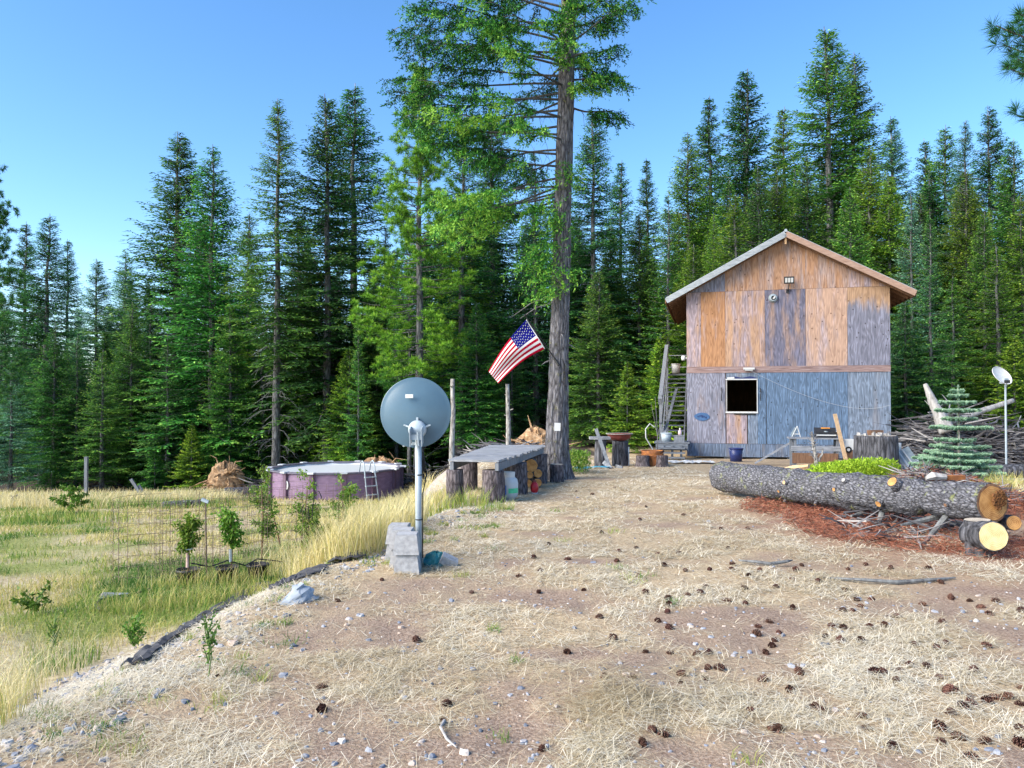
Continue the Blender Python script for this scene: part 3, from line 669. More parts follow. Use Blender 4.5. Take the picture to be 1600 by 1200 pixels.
# each tree is an Empty with trunk, crown and dead branches sharing mesh data
def tree(kind, px, Y, top=None, H=None, green='g', label='', name='fir_tree', group='conifers of the forest edge', wid=1.0, lean=0):
    p = PROTO[kind]; b = gp(px, Y)
    if H is None: H = at(px, top, Y).z - b.z
    t = thing(name, label, 'tree', b - Vector((0, 0, .05)), random.uniform(0, 6.28), group)
    s = H / p['H']; t.scale = (s * wid * 1.2, s * wid * 1.2, s); t.rotation_euler[1] = lean
    sub(p['trunk'], 'trunk', t)
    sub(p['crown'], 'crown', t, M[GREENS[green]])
    if p['dead'] and Y < 48: sub(p['dead'], 'dead_branches', t)
    return t
F = [  # kind, px, Y, top, green, label, width
    ('tall', 68, 42, 332, 'd', 'slender fir with pale straight trunk near the left picture edge', 1.1),
    ('narrow', 38, 55, 345, 'd', 'thin spire fir just left of the pale-trunked slender fir at far left', 1),
    ('narrow', 103, 56, 372, 's', 'bluish spire fir just right of the pale-trunked slender fir at far left', 1),
    ('full2', 150, 50, 402, 's', 'blue-green full fir left of the dark tall left pair', 1.1),
    ('full', 195, 53, 392, 's', 'hazy blue-green fir behind the fence post', 1),
    ('full2', 272, 49, 203, 'd', 'dark tall fir, back one of the left pair of tall firs', 1.25),
    ('full', 332, 41, 224, 'g', 'bright green bushy fir, front one of the left pair, branches to the grass', 1.0),
    ('full2', 235, 43, 470, 'd', 'mid-height dark fir in front of the left tall pair', 1),
    ('tall', 385, 47, 330, 'y', 'yellow-green fir between the bushy fir and the bare-trunked fir', 1),
    ('thin', 432, 38, 155, 'g', 'tall sparse fir with long bare silvery trunk behind the pool\'s left end', .95),
    ('tall', 512, 39, 146, 'd', 'tall fir with lichen-grey trunk right behind the pool', 1.05),
    ('tall', 556, 43, 130, 'd', 'tallest dark fir of the group behind the pool', 1.15),
    ('layer', 600, 45, 350, 'g', 'green layered fir behind the large grey dish', 1),
    ('layer', 720, 37, 190, 'd', 'dark layered fir left of the flag behind the big tree\'s limbs', 1.1),
    ('full2', 770, 42, 170, 'd', 'dark fir straight behind the flag', 1),
    ('layer', 838, 36, 230, 'd', 'dark layered fir just left of the big trunk behind the flag', .9),
    ('tall', 925, 37, 165, 'd', 'dark fir just right of the big trunk', .95),
    ('narrow', 968, 46, 248, 'd', 'dark spire fir second to the right of the big trunk', 1),
    ('narrow', 1015, 58, 245, 'd', 'small distant spire fir alone against the sky left of the house', .9),
    ('full', 1075, 44, 205, 'y', 'yellow-green broad fir above the house\'s left eave', .95),
    ('narrow', 1112, 54, 146, 'd', 'narrow dark fir left of the very dark tall fir behind the house', 1),
    ('full2', 1163, 47, 106, 'd', 'very dark tall dense fir behind the left roof slope', 1.1),
    ('narrow', 1228, 60, 166, 'y', 'fir with yellowish cone-laden top above the roof ridge', 1.1),
    ('tall', 1300, 45, 40, 'g', 'tallest fir right of the roof ridge', 1.15),
    ('tall', 1335, 47, 83, 'g', 'second tall fir leaning close to the tallest one behind the house', 1.0),
    ('full', 1362, 41, 225, 'y', 'bright yellow-green broad fir behind the right roof slope', .9),
    ('narrow', 1395, 60, 180, 's', 'hazy blue-green fir right of the tallest pair', 1.1),
    ('layer', 1424, 38, 300, 's', 'silvery fir with a white trunk line right of the house', .8),
    ('full2', 1478, 56, 196, 'g', 'mid-green fir right of the silvery fir, rising above it', 1),
    ('narrow', 1450, 60, 214, 'g', 'narrow distant green fir between the silvery fir and the mid-green fir', 1),
    ('thin', 1512, 52, 186, 's', 'sparse bluish fir with open top near the right edge', .8),
    ('full2', 1551, 50, 163, 'd', 'dark dense fir near the right edge against the sky', .9),
    ('full', 1515, 40, 262, 'y', 'broad bright green fir with hanging branches above the small white dish', .9),
    ('full2', 1585, 43, 215, 'g', 'green fir cut by the right picture edge', 1),
    ('full', 1190, 40, 255, 'g', 'green fir directly behind the roof\'s left slope', .8),
    ('layer', 1455, 33, 330, 'd', 'dark fir with bare lower trunk right beside the house\'s right wall', .75),
    ('full', 1120, 36, 330, 'y', 'sunny young fir showing above the left eave', .62),
    ('layer', 1045, 35, 300, 'g', 'green fir left of the house above the stairs', .85),
    ('full2', 1000, 38, 330, 'g', 'green fir between the big trunk and the stairs', .9),
    ('full', 890, 44, 300, 'g', 'green fir hidden half behind the big trunk', .9),
    ('full2', 10, 47, 470, 's', 'blue-green fir at the left edge behind the pine', 1.1),
    ('layer', 120, 40, 520, 'd', 'dark low-branched fir between fence post and pale-trunked fir', 1),
    ('full2', 470, 46, 330, 'd', 'dark fir filling the gap behind the bare silvery trunk', 1),
    ('layer', 640, 40, 420, 'd', 'dark fir behind the grey dish\'s right rim', 1),
    ('full2', 690, 46, 300, 'g', 'green fir right of the tufted pine', 1),
    ('layer', 560, 36, 480, 'g', 'bright low-branched fir above the pool\'s right end', .6),
]
for kind, px, Y, top, gr, lab, wd in F: tree(kind, px, Y, top, None, gr, lab, wid=wd, lean=random.uniform(-.012, .012))
for px, Y, top, gr, lab in ((18, 37, 560, 's', 'low blue-green fir with drooping skirts at the left edge'), (160, 38.5, 545, 'g', 'low green fir with layered skirts behind the fence post'), (262, 39, 520, 'd', 'low dark fir left of the bushy fir'), (410, 40, 560, 'g', 'low fir showing left of the bare silvery trunk'),
        (745, 33, 470, 'g', 'low-branched fir left of the flag'), (800, 34, 520, 'd', 'low dark fir under the flag'), (935, 31, 420, 'g', 'mid-size fir right behind the big trunk'), (1085, 33.5, 380, 'y', 'yellow-green fir just left of the house eave'), (1150, 35, 300, 'y', 'bright young fir rising over the left roof slope'), (1415, 33, 470, 'd', 'dark layered fir touching the house\'s right wall'), (1560, 34, 380, 'y', 'bright fir right of the hanging-branched fir'), (1490, 36, 430, 'g', 'green fir behind the noble fir'), (620, 38, 500, 'g', 'low-branched fir above the dish'), (545, 37, 540, 'y', 'low yellow-green fir above the pool')):
    tree('full2' if px % 2 else 'layer', px, Y, top, None, gr, lab, wid=1.25)
tree('small', 980, 27, 560, None, 'y', 'young bright green fir beside the stump table', 'young_fir', wid=1.0)
tree('small', 1032, 30.5, 520, None, 'y', 'young green fir just left of the wooden stairs', 'young_fir', wid=1.1)
tree('small', 300, 37.5, 660, None, 'y', 'young yellow-green fir growing at the foot of the bushy fir', 'young_fir', wid=1.2)
tree('small', 243, 38, 690, None, 'g', 'low young fir at the grass edge left of the big root wad', 'young_fir', wid=1.3)
tree('small', 1585, 30, 520, None, 'y', 'yellow-green young fir at the right edge above the brush pile', 'young_fir', wid=1.2)
tree('pine', 655, 33, 95, None, 'y', 'tall pine with tufted needles and bare trunk behind the grey dish', 'pine_tree', wid=.95)
tree('pine', -32, 29, 190, None, 'd', 'dark tufted pine cut by the left picture edge', 'pine_tree', wid=.8)
tree('pine', 640, 36, 330, None, 'g', 'lower pine half hidden behind the tufted tall pine', 'pine_tree', wid=.7)
# the forest behind: two lower ranks, then the far mass
for px, Y, top, gr in ((905, 39, 330, 'g'), (955, 40, 350, 'y'), (1020, 39, 400, 'g'), (1060, 38, 330, 'y'), (1140, 41, 280, 'g'), (1215, 41, 260, 'y'), (1262, 42, 240, 'g'), (1330, 39, 290, 'g'), (1392, 40, 270, 'y'), (1440, 41, 300, 'g'), (1540, 38, 330, 'g'), (1600, 38, 300, 'y'), (735, 39, 330, 'y'), (590, 40, 420, 'g'), (480, 41, 430, 'y'), (360, 39, 470, 'g'), (205, 41, 470, 'g'), (85, 40, 500, 'g')):
    tree('full' if px % 2 else 'full2', px, Y, top, None, gr, 'bright green bushy fir filling the forest edge between taller firs', wid=.95, group='bright firs filling the forest edge')
LB = 'fir standing in the ranks behind the forest edge'
for i in range(64):
    px = -60 + 1720 * i / 63 + random.uniform(-16, 16); Y = random.uniform(50, 60)
    env = np.interp(px, [0, 100, 200, 300, 420, 560, 660, 800, 960, 1010, 1100, 1300, 1450, 1600], [470, 450, 420, 330, 400, 340, 330, 270, 330, 370, 300, 240, 280, 260])
    tree(random.choice(['far', 'far2', 'far']), px, Y, env + random.uniform(-15, 90), None, random.choice('ggdsgy'), LB, 'fir_tree', 'ranks of firs behind the forest edge')
for i in range(84):
    px = -80 + 1760 * i / 83 + random.uniform(-14, 14); Y = random.uniform(41, 56)
    env = np.interp(px, [0, 200, 420, 660, 800, 960, 1100, 1300, 1600], [600, 560, 540, 520, 480, 480, 440, 430, 420])
    tree('far', px, Y, env + random.uniform(-60, 60), None, random.choice('gdgyd'), 'low dark understorey fir inside the forest edge', 'fir_tree', 'understorey firs inside the forest')
# ------------------------------------------------------------------ the big fir with the flag
def hero():
    global rng
    rr = random.Random(5)
    B = gp(868, 16.5)
    t = thing('douglas_fir', 'huge foreground fir with thick grey trunk carrying the flag', 'tree', B - Vector((0, 0, .05)))
    Z = lambda py: at(880, py, 16.5).z - B.z
    H = 27.0
    lean = lambda z: Vector((.0285 * z + .0006 * z * z * .0, 0.012 * z, z))
    # fluted tapering trunk with real bark relief
    tv, tf = [], []; nr, ns = 150, 56
    for i in range(nr):
        z = H * (i / (nr - 1)) ** 1.25; c = lean(z)
        r = .205 * (1 - z / H) ** .72 + .012 + .17 * math.exp(-z / .38) + .03 * math.exp(-z / 1.6)
        for k in range(ns):
            a = 2 * math.pi * k / ns
            fl = 1 + .12 * math.exp(-z / .5) * math.cos(5 * a + 1)
            nz = float(fbm(np.array([a * 5.5 + 40]), np.array([z * 1.3]), 3, 4)[0]) - .5
            q = r * fl + nz * .07 * min(1, r / .2)
            tv.append((c.x + math.cos(a) * q, c.y + math.sin(a) * q, z))
    for i in range(nr - 1):
        for k in range(ns):
            tf.append((i * ns + k, i * ns + (k + 1) % ns, (i + 1) * ns + (k + 1) % ns, (i + 1) * ns + k))
    m = MB(); m.add(tv, tf); m.build('trunk', M['bark_fir'], t, True)
    Q, T = [], []; wood = MB(); moss = MB(); HZ = np.array([0, 0, 1.0])
    def spray(P0, out, n_tw, length, bright, drop=.55, fine=1.0):
        """hanging shoots set with needles around a limb section: P0 (n,3) points along the limb"""
        nt_ = len(P0)
        lat = np.cross(out, HZ); sg = rng.choice([-1, 1], nt_)[:, None]
        td = unit(out * rng.uniform(.2, .9, (nt_, 1)) + lat * sg * rng.uniform(.1, .9, (nt_, 1)) + HZ * rng.normal(-drop * .5, .3, (nt_, 1)))
        tl = length * rng.uniform(.5, 1.2, nt_)
        k = np.maximum(5, np.ceil(tl / .02 * fine).astype(int)); I = np.repeat(np.arange(nt_), k); u = np.concatenate([np.linspace(0, 1, q) for q in k])
        base = P0[I] + td[I] * (tl[I] * u)[:, None]; base[:, 2] -= drop * tl[I] * u ** 1.8
        dd = unit(td[I] * .75 + rng.normal(0, .62, (len(I), 3)) - HZ * .12)
        Q.append(blades(base, dd, rng.uniform(.05, .09, len(I)), rng.uniform(.02, .032, len(I)), 1.0))
        T.append(np.clip(bright - (.14 if bright < .55 else .02) + .5 * (u - .5) + rng.normal(0, .13, len(I)), 0, 1))  # duller limbs tinted darker still, crown interior shade put into the colour
    def limb(z, az, L, rise, sag, f0, bright, n_sub=9, r=.028, dens=1.0):
        """a limb from the trunk at height z; foliage on side branches beyond fraction f0"""
        out = np.array([math.cos(az), math.sin(az), 0]); lat = np.array([-math.sin(az), math.cos(az), 0])
        c = lean(z); b0 = np.array([c.x, c.y, z]); wob = rr.uniform(-.25, .25)
        def path(s):
            s = np.asarray(s, float)[:, None]
            return b0 + out * L * s + HZ * L * (rise * s - sag * s ** 2 + .16 * s ** 3) + lat * L * wob * s ** 2 + HZ * .05 * np.sin(s * 9 + wob * 30) * s
        pp = path(np.linspace(0, 1, 12)); wood.tube([Vector(p) for p in pp], [r * (1 - .85 * i / 11) for i in range(12)], 6, False)
        for j in range(n_sub):
            s = f0 + (1 - f0) * (j + rr.random()) / n_sub; sg = rr.choice([-1, 1]); p = path([s])[0]
            sl = (.28 + .5 * L * .22 * (1.15 - s)) * rr.uniform(.7, 1.3)
            so = unit(out * rr.uniform(.5, .9) + lat * sg * rr.uniform(.3, .9)); e = p + so * sl + HZ * (-.28 * sl)
            wood.tube([Vector(p), Vector((p + e) / 2 + HZ * .03), Vector(e)], [.012, .008, .003], 3, False)
            n_ = max(6, int(sl * 38 * dens)); s2 = rng.random(n_)[:, None] ** .7; P = p + (e - p) * s2 + rng.normal(0, .035, (n_, 3))
            spray(P, so, n_, .2, bright + rr.gauss(0, .16), .35)
        # bare twigs and hanging lichen on the inner part
        for j in range(int(8 * (f0 + .1))):
            s = rr.uniform(.08, f0 + .1); p = Vector(path([s])[0]); q = p + Vector((rr.uniform(-.2, .2), rr.uniform(-.2, .2), -rr.uniform(.12, .5)))
            wood.tube([p, p.lerp(q, .5) + Vector((rr.uniform(-.06, .06), 0, 0)), q], [.006, .004, .002], 3, False)
    PI = math.pi
    # limbs in view, left side (az about pi) long, right side short; (trunk py, az, length, rise, sag, f0, tint brightness with the lower-left highlight painted in)
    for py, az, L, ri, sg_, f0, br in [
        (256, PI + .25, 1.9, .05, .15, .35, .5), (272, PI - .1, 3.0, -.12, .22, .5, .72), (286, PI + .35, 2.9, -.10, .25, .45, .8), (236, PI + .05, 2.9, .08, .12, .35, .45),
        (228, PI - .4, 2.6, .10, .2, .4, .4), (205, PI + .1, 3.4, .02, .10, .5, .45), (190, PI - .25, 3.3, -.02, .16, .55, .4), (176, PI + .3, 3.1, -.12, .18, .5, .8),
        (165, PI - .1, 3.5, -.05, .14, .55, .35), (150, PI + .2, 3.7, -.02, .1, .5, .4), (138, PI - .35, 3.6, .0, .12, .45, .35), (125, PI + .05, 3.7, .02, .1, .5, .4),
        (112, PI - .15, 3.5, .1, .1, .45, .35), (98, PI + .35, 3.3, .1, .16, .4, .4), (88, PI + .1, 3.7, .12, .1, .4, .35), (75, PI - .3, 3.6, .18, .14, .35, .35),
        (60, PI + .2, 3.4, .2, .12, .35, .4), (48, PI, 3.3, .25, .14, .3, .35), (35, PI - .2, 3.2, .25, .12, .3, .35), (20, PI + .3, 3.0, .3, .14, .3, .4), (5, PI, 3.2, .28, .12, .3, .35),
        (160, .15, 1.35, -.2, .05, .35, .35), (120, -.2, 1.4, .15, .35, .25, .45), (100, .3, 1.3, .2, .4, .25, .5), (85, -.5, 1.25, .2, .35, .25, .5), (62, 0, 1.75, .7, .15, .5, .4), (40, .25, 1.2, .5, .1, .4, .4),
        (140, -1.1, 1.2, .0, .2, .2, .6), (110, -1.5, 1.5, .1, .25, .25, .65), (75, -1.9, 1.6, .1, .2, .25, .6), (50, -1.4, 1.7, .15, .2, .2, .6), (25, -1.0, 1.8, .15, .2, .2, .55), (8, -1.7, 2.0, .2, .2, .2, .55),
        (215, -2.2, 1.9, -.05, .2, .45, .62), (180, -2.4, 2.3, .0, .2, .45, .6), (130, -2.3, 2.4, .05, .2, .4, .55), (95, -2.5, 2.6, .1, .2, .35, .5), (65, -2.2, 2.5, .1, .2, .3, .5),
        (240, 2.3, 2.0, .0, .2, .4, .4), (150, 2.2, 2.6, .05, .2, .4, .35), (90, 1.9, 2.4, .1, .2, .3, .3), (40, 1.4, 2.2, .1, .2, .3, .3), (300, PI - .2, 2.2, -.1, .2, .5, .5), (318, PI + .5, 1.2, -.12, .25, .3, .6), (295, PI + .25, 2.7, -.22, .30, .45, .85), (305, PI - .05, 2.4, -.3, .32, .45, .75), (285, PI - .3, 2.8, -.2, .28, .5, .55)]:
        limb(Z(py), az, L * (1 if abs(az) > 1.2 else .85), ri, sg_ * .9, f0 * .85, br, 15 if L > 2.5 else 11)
    for i in range(85):                         # the rest of the crown, above the frame
        f = i / 84; z = Z(0) + (H - .6 - Z(0)) * f; limb(z, rr.uniform(0, 6.28), 2.5 * (1 - f) ** .75 + .3, .1 + .3 * f, .16, .25, .42, 6, .03 * (1 - f) + .008, .7)
    # epicormic tufts low on the trunk
    for py, dx, L, br, ns_ in [(272, .05, .35, .72, 46), (330, -.38, .62, .75, 60), (345, -.15, .35, .7, 26), (398, -.45, .6, .72, 66), (412, -.5, .4, .62, 46), (442, -.2, .5, .8, 50), (425, .1, .25, .75, 16), (375, -.2, .4, .6, 26), (455, -.45, .35, .68, 22)]:
        ns_ = int(ns_ * 1.7); z = Z(py); c = lean(z); P = np.array([c.x + dx, c.y - .3, z]) + rng.normal(0, 1, (ns_, 3)) * np.array([.2, .12, .15]) * (L / .4)
        wood.tube([Vector((c.x, c.y, z + .05)), Vector((c.x + dx * 1.3, c.y - .3, z))], [.02, .008], 4, False)
        spray(P, np.array([math.copysign(.7, dx), -.5, 0]), ns_, .2, br)
    wood.build('limbs', M['limb_dark'], t)
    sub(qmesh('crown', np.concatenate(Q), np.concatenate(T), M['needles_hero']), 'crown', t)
    # dead snag limb stubs and a long bare twig
    sm = MB()
    for py, az, L in ((458, PI - .2, .9), (470, PI + .2, .7), (560, PI - .1, .18), (520, -1.4, .12), (535, 0, .15)):
        z = Z(py); c = lean(z); o = Vector((math.cos(az), math.sin(az), 0)); a = Vector((c.x, c.y, z))
        sm.tube([a + o * .2, a + o * (.2 + L * .5) - Vector((0, 0, .16 * L)), a + o * (.2 + L) - Vector((0, 0, .5 * L))], [.018, .012, .004], 4)
    sm.build('dead_stubs', M['dead_wood'], t)
    return t, B, lean, Z
HERO, HB, HLEAN, HZf = hero()
def flag():
    Yf = 16.15
    t = thing('flag_pole', 'short dark pole angled up from the big trunk holding the flag', 'flagpole', at(868, 562, 16.25))
    o = Vector(t.location)
    MB().tube([Vector((0, 0, 0)), at(821, 494, Yf) - o], [.014, .011], 8).build('pole', M['black'], t)
    MB().lathe([(.0, -.03), (.022, -.02), (.028, 0), (.022, .02), (0, .03)], 12, at(820.5, 493, Yf) - o).build('finial', M['black'], t, True)
    MB().beam(at(866, 560, 16.28) - o, at(873, 571, 16.22) - o, .05, .04).build('bracket', M['black'], t)
    A, Bq, C, D = at(823, 499, Yf), at(852, 545, Yf), at(763, 580, Yf - .1), at(779, 599, Yf - .15)   # hoist top, hoist bottom, fly top, fly bottom
    nu, nv = 60, 26; vs = []
    for j in range(nv + 1):
        v = j / nv
        for i in range(nu + 1):
            u = i / nu
            p = A.lerp(C, u).lerp(Bq.lerp(D, u), v)
            p += Vector((-.02, 0, .055)) * math.sin(u * math.pi) * (1.0 + .3 * v)
            p.y += .055 * math.sin(u * 8.5 + v * 2.2) * u ** .6 + .03 * math.sin(v * 7 + u * 3)
            vs.append(p)
    m = MB(); fm = []
    for j in range(nv):
        for i in range(nu):
            m.f.append((j * (nu + 1) + i, j * (nu + 1) + i + 1, (j + 1) * (nu + 1) + i + 1, (j + 1) * (nu + 1) + i))
            st = j // 2; blue = st < 7 and i < nu * .4
            m.mi.append(3 if i == 0 else 2 if blue else (0 if st % 2 == 0 else 1))
    m.v = [tuple(p - A) for p in vs]
    fo = m.build('flag', [plain('flag_red', (.34, .004, .022), .8, 0, .05), plain('flag_white', (.6, .58, .57), .8, 0, .05), plain('flag_blue', (.007, .008, .13), .8, 0, .05), M['white_paint']], None, True, A)
    [setattr(q.node_tree.nodes['Principled BSDF'].inputs['Specular IOR Level'], 'default_value', 0.02) for q in fo.data.materials]
    so = fo.modifiers.new('cloth', 'SOLIDIFY'); so.thickness = .004
    tag(fo, 'striped flag with white stars on blue, hanging from the big trunk', 'flag')
    s = MB()
    def surf(u, v):
        i = min(int(u * nu), nu - 1); j = min(int(v * nv), nv - 1); return vs[j * (nu + 1) + i].lerp(vs[(j + 1) * (nu + 1) + i + 1], .5)
    uu = (C - A).normalized(); vv = (Bq - A).normalized()
    for r in range(9):
        for c_ in range(6 if r % 2 == 0 else 5):
            u = .4 * ((c_ + .5) / 6 + (0 if r % 2 == 0 else 1 / 12)); v = (7 / 13) * (r + .75) / 9.6
            p = surf(u + .008, v) - A
            for side in (-.007, .007):
                pts = [p + Vector((0, side, 0)) + (uu * math.cos(k * math.pi / 5 + .3) + vv * math.sin(k * math.pi / 5 + .3)) * (.015 if k % 2 == 0 else .0065) for k in range(10)]
                s.add(pts, [tuple(range(10))])
    s.build('stars', M['white_paint'], fo)
flag()
paper = MB().box((0, 0, 0), (.13, .006, .17)).build('paper_sheet', M['white_paint'], None, loc=at(871, 667, 16.14), rot=(0, R_(2), 0))
tag(paper, 'blank white sheet pinned on the big trunk', 'paper')
# a limb of a pine standing right of the camera reaches into the top right corner
def side_pine():
    rr = random.Random(3); b = Vector((9.35, 11.0, g(9.35, 11.0)))
    t = thing('pine_tree', 'long-needled pine reaching in at the top right corner', 'tree', b)
    wd = MB(); wd.tube([Vector((.02 * i * i * .1, 0, i * 1.6)) for i in range(12)], [.2 * (1 - i / 12.5) for i in range(12)], 10)
    Q, T = [], []
    def tuft(p, d, n_=110):
        dd = unit(rng.normal(0, .75, (n_, 3)) + np.array(d)); C = np.tile(np.array(p), (n_, 1))
        Q.append(blades(C, dd, rng.uniform(.13, .22, n_), rng.uniform(.006, .009, n_), 1.0)); T.append(rng.normal(.35, .15, n_))
    targets = [at(1556, 40, 10.6), at(1568, 70, 10.8), at(1572, 105, 10.7), at(1590, 20, 10.4), at(1585, 178, 10.9), at(1597, 60, 10.9), at(1596, 110, 11.0), at(1590, 92, 10.4)]
    for i, q in enumerate(targets):
        e = q - b; s = Vector((0, 0, e.z - .45)); mid = s.lerp(e, .6) + Vector((0, 0, -.12)); wd.tube([s, mid, e], [.04, .02, .008], 5)
        for k in range(7):
            f = 1 - k * .06; p = mid.lerp(e, f) + Vector((rr.uniform(-.07, .07), rr.uniform(-.12, .12), rr.uniform(-.06, .08))); tuft(p, (e - mid).normalized() * .9, 60)
    for i in range(60):
        z = rr.uniform(4.8, 17); a = rr.uniform(-1.9, 1.9); L = rr.uniform(.8, 2.0) * (1 - z / 22)
        e = Vector((math.cos(a) * L, math.sin(a) * L, z + .2)); wd.tube([Vector((0, 0, z)), e], [.03, .008], 4)
        for k in range(5): tuft(Vector((0, 0, z)).lerp(e, 1 - .12 * k), e.normalized(), 34)
    wd.build('trunk', M['bark_fir'], t)
    sub(qmesh('crown', np.concatenate(Q), np.concatenate(T), M['needles_dark']), 'crown', t)
side_pine()
# ------------------------------------------------------------------ the plywood house
HA = R_(-14.5)
Y0 = 24.4; X0 = (1073 - 800) / FPX * Y0
HW, HD = 6.0, 7.2
ZB, ZS, ZM, ZE = -.30, .12, 2.46, 4.95            # skirt bottom, sheet bottom, mid band, eave level
RISE = 1.62 / 3.0
house = thing('plywood_house', 'tall weathered plywood house with gable roof and one dark window', 'house', (X0, Y0, 0), HA)
def hw(u, v, z): return house.matrix_basis @ Vector((u, v, z))     # house local -> world (after update below)
house.matrix_basis = Matrix.Translation((X0, Y0, 0)) @ Matrix.Rotation(HA, 4, 'Z')
OR_A, OR_B, TAN_A, TAN_B, GREY, BLUE = (.42, .235, .13), (.26, .125, .065), (.46, .33, .25), (.29, .19, .15), (.27, .27, .31), (.20, .24, .31)
PW = {
    'orange': plywood('ply_orange', (.36, .19, .10), (.22, .10, .05), (.28, .22, .22), .12),
    'tan': plywood('ply_tan', (.40, .25, .165), (.25, .145, .095), (.25, .20, .22), .36),
    'pinkish': plywood('ply_pinkish', (.43, .28, .205), (.27, .155, .11), (.29, .23, .24), .22),
    'stain': plywood('ply_stain', (.33, .22, .165), (.2, .125, .1), (.115, .11, .15), .5),
    'half': plywood('ply_half', (.36, .23, .145), (.22, .135, .085), (.15, .15, .19), .46, top=.6),
    'gable': plywood('ply_gable', (.36, .205, .125), (.22, .11, .065), (.27, .21, .2), .3),
    'grey': plywood('ply_grey', (.27, .21, .2), (.18, .135, .13), (.165, .165, .205), .55),
    'blue': plywood('ply_blue', (.16, .17, .2), (.09, .1, .12), (.09, .135, .205), .75),
    'blue2': plywood('ply_blue2', (.2, .205, .235), (.105, .115, .14), (.135, .165, .215), .6),
    'skirt': plywood('ply_skirt', (.17, .16, .17), (.10, .1, .11), (.105, .135, .19), .55),
}
WU0, WU1, WZ0, WZ1 = 1.22, 2.17, 1.14, 2.16
# structural walls behind the sheets: left, right, back, and the front around the window
wl = MB(); th = .1
wl.box((.06, HD / 2, (ZB + ZE) / 2 + .15), (.1, HD - .1, ZE - ZB - .3)); wl.box((HW - .06, HD / 2, (ZB + ZE) / 2 + .15), (.1, HD - .1, ZE - ZB - .3)); wl.box((HW / 2, HD - .06, 2.4), (HW - .3, .1, 5.0))
for u0, u1, z0, z1 in ((.12, WU0, .0, ZE - .05), (WU1, HW - .12, .0, ZE - .05), (WU0, WU1, .0, WZ0), (WU0, WU1, WZ1, ZE - .05)):
    wl.box(((u0 + u1) / 2, .08, (z0 + z1) / 2), (u1 - u0, .1, z1 - z0))
wl.add([(.15, .1, ZE - .05), (HW - .15, .1, ZE - .05), (HW / 2, .1, ZE + RISE * 2.8)], [(0, 1, 2)])
wl.build('wall_frame', M['brown_wood'], house)
MB().box((HW / 2, HD / 2, .0), (HW - .3, HD - .3, .08)).build('floor', M['brown_wood'], house)
MB().box((HW / 2, HD / 2, 2.5), (HW - .3, HD - .3, .08)).build('upper_floor', M['brown_wood'], house)
def sheet(u0, u1, z0, z1, m, y=-.0, t=.018, poly=None):
    gapx = .004
    if poly is None: poly = [(u0 + gapx, z0 + .004), (u1 - gapx, z0 + .004), (u1 - gapx, z1 - .004), (u0 + gapx, z1 - .004)]
    cu = sum(p[0] for p in poly) / len(poly); cz = sum(p[1] for p in poly) / len(poly); n = len(poly)
    vs = [(a - cu, -t / 2, b - cz) for a, b in poly] + [(a - cu, t / 2, b - cz) for a, b in poly]
    fs = [tuple(range(n)), tuple(range(2 * n - 1, n - 1, -1))] + [((i + 1) % n, i, n + i, n + (i + 1) % n) for i in range(n)]
    return MB().add(vs, fs).build('plywood_sheet', PW[m], house, loc=(cu, y + random.uniform(-.004, .004), cz), rot=(0, random.uniform(-.002, .002), 0))
us = [0, 1.2, 2.4, 3.6, 4.8, 6.0]
# lower row: second column is cut round the window
sheet(0, WU0 - .02, ZS, ZM - .06, 'grey'); sheet(WU1, 2.42, ZS, ZM - .06, 'blue')
sheet(WU0, WU1 - .32, ZS, WZ0 - .02, 'tan'); sheet(WU1 - .30, WU1, ZS, WZ0 - .02, 'blue2'); sheet(WU0, WU1, WZ1, ZM - .06, 'blue2')
sheet(2.43, 3.6, ZS, ZM - .06, 'blue'); sheet(3.6, 4.8, ZS, ZM - .06, 'blue'); sheet(4.8, 6.0, ZS, ZM - .06, 'blue2')
sheet(0, 2.3, ZB, ZS, 'skirt', -.012); sheet(2.3, 6.0, ZB + .02, ZS, 'skirt', -.012)
MB().box((HW / 2, -.012, ZM), (HW, .022, .2)).build('band_board', noisy('band_wood', [(.3, (.13, .085, .085)), (.5, (.27, .18, .165)), (.7, (.36, .29, .29))], (2.5, 20, 26), .85, .4), house)
for i, m in enumerate(['grey', 'tan', 'stain', 'pinkish', 'half']): 
    if i == 0:
        sheet(0, .45, ZM + .06, ZE, 'tan'); sheet(.45, 1.2, ZM + .06, ZE, 'orange')
    else: sheet(us[i], us[i + 1], ZM + .06, ZE, m)
for i, m in enumerate(['grey', 'gable', 'gable', 'gable', 'tan']):
    u0, u1 = us[i], us[i + 1]; zt = lambda u: ZE + RISE * (u if u < 3 else HW - u) - .02
    poly = [(u0 + .004, ZE + .004), (u1 - .004, ZE + .004), (u1 - .004, zt(u1 - .004))] + ([(3.0, zt(3.0))] if u0 < 3 < u1 else []) + [(u0 + .004, zt(u0 + .004))]
    if i == 0: poly = [(.02, ZE + .004), (u1 - .004, ZE + .004), (u1 - .004, zt(u1))]
    if i == 4: poly = [(u0 + .004, ZE + .004), (HW - .02, ZE + .004), (u0 + .004, zt(u0))]
    sheet(0, 0, 0, 0, m, poly=poly)
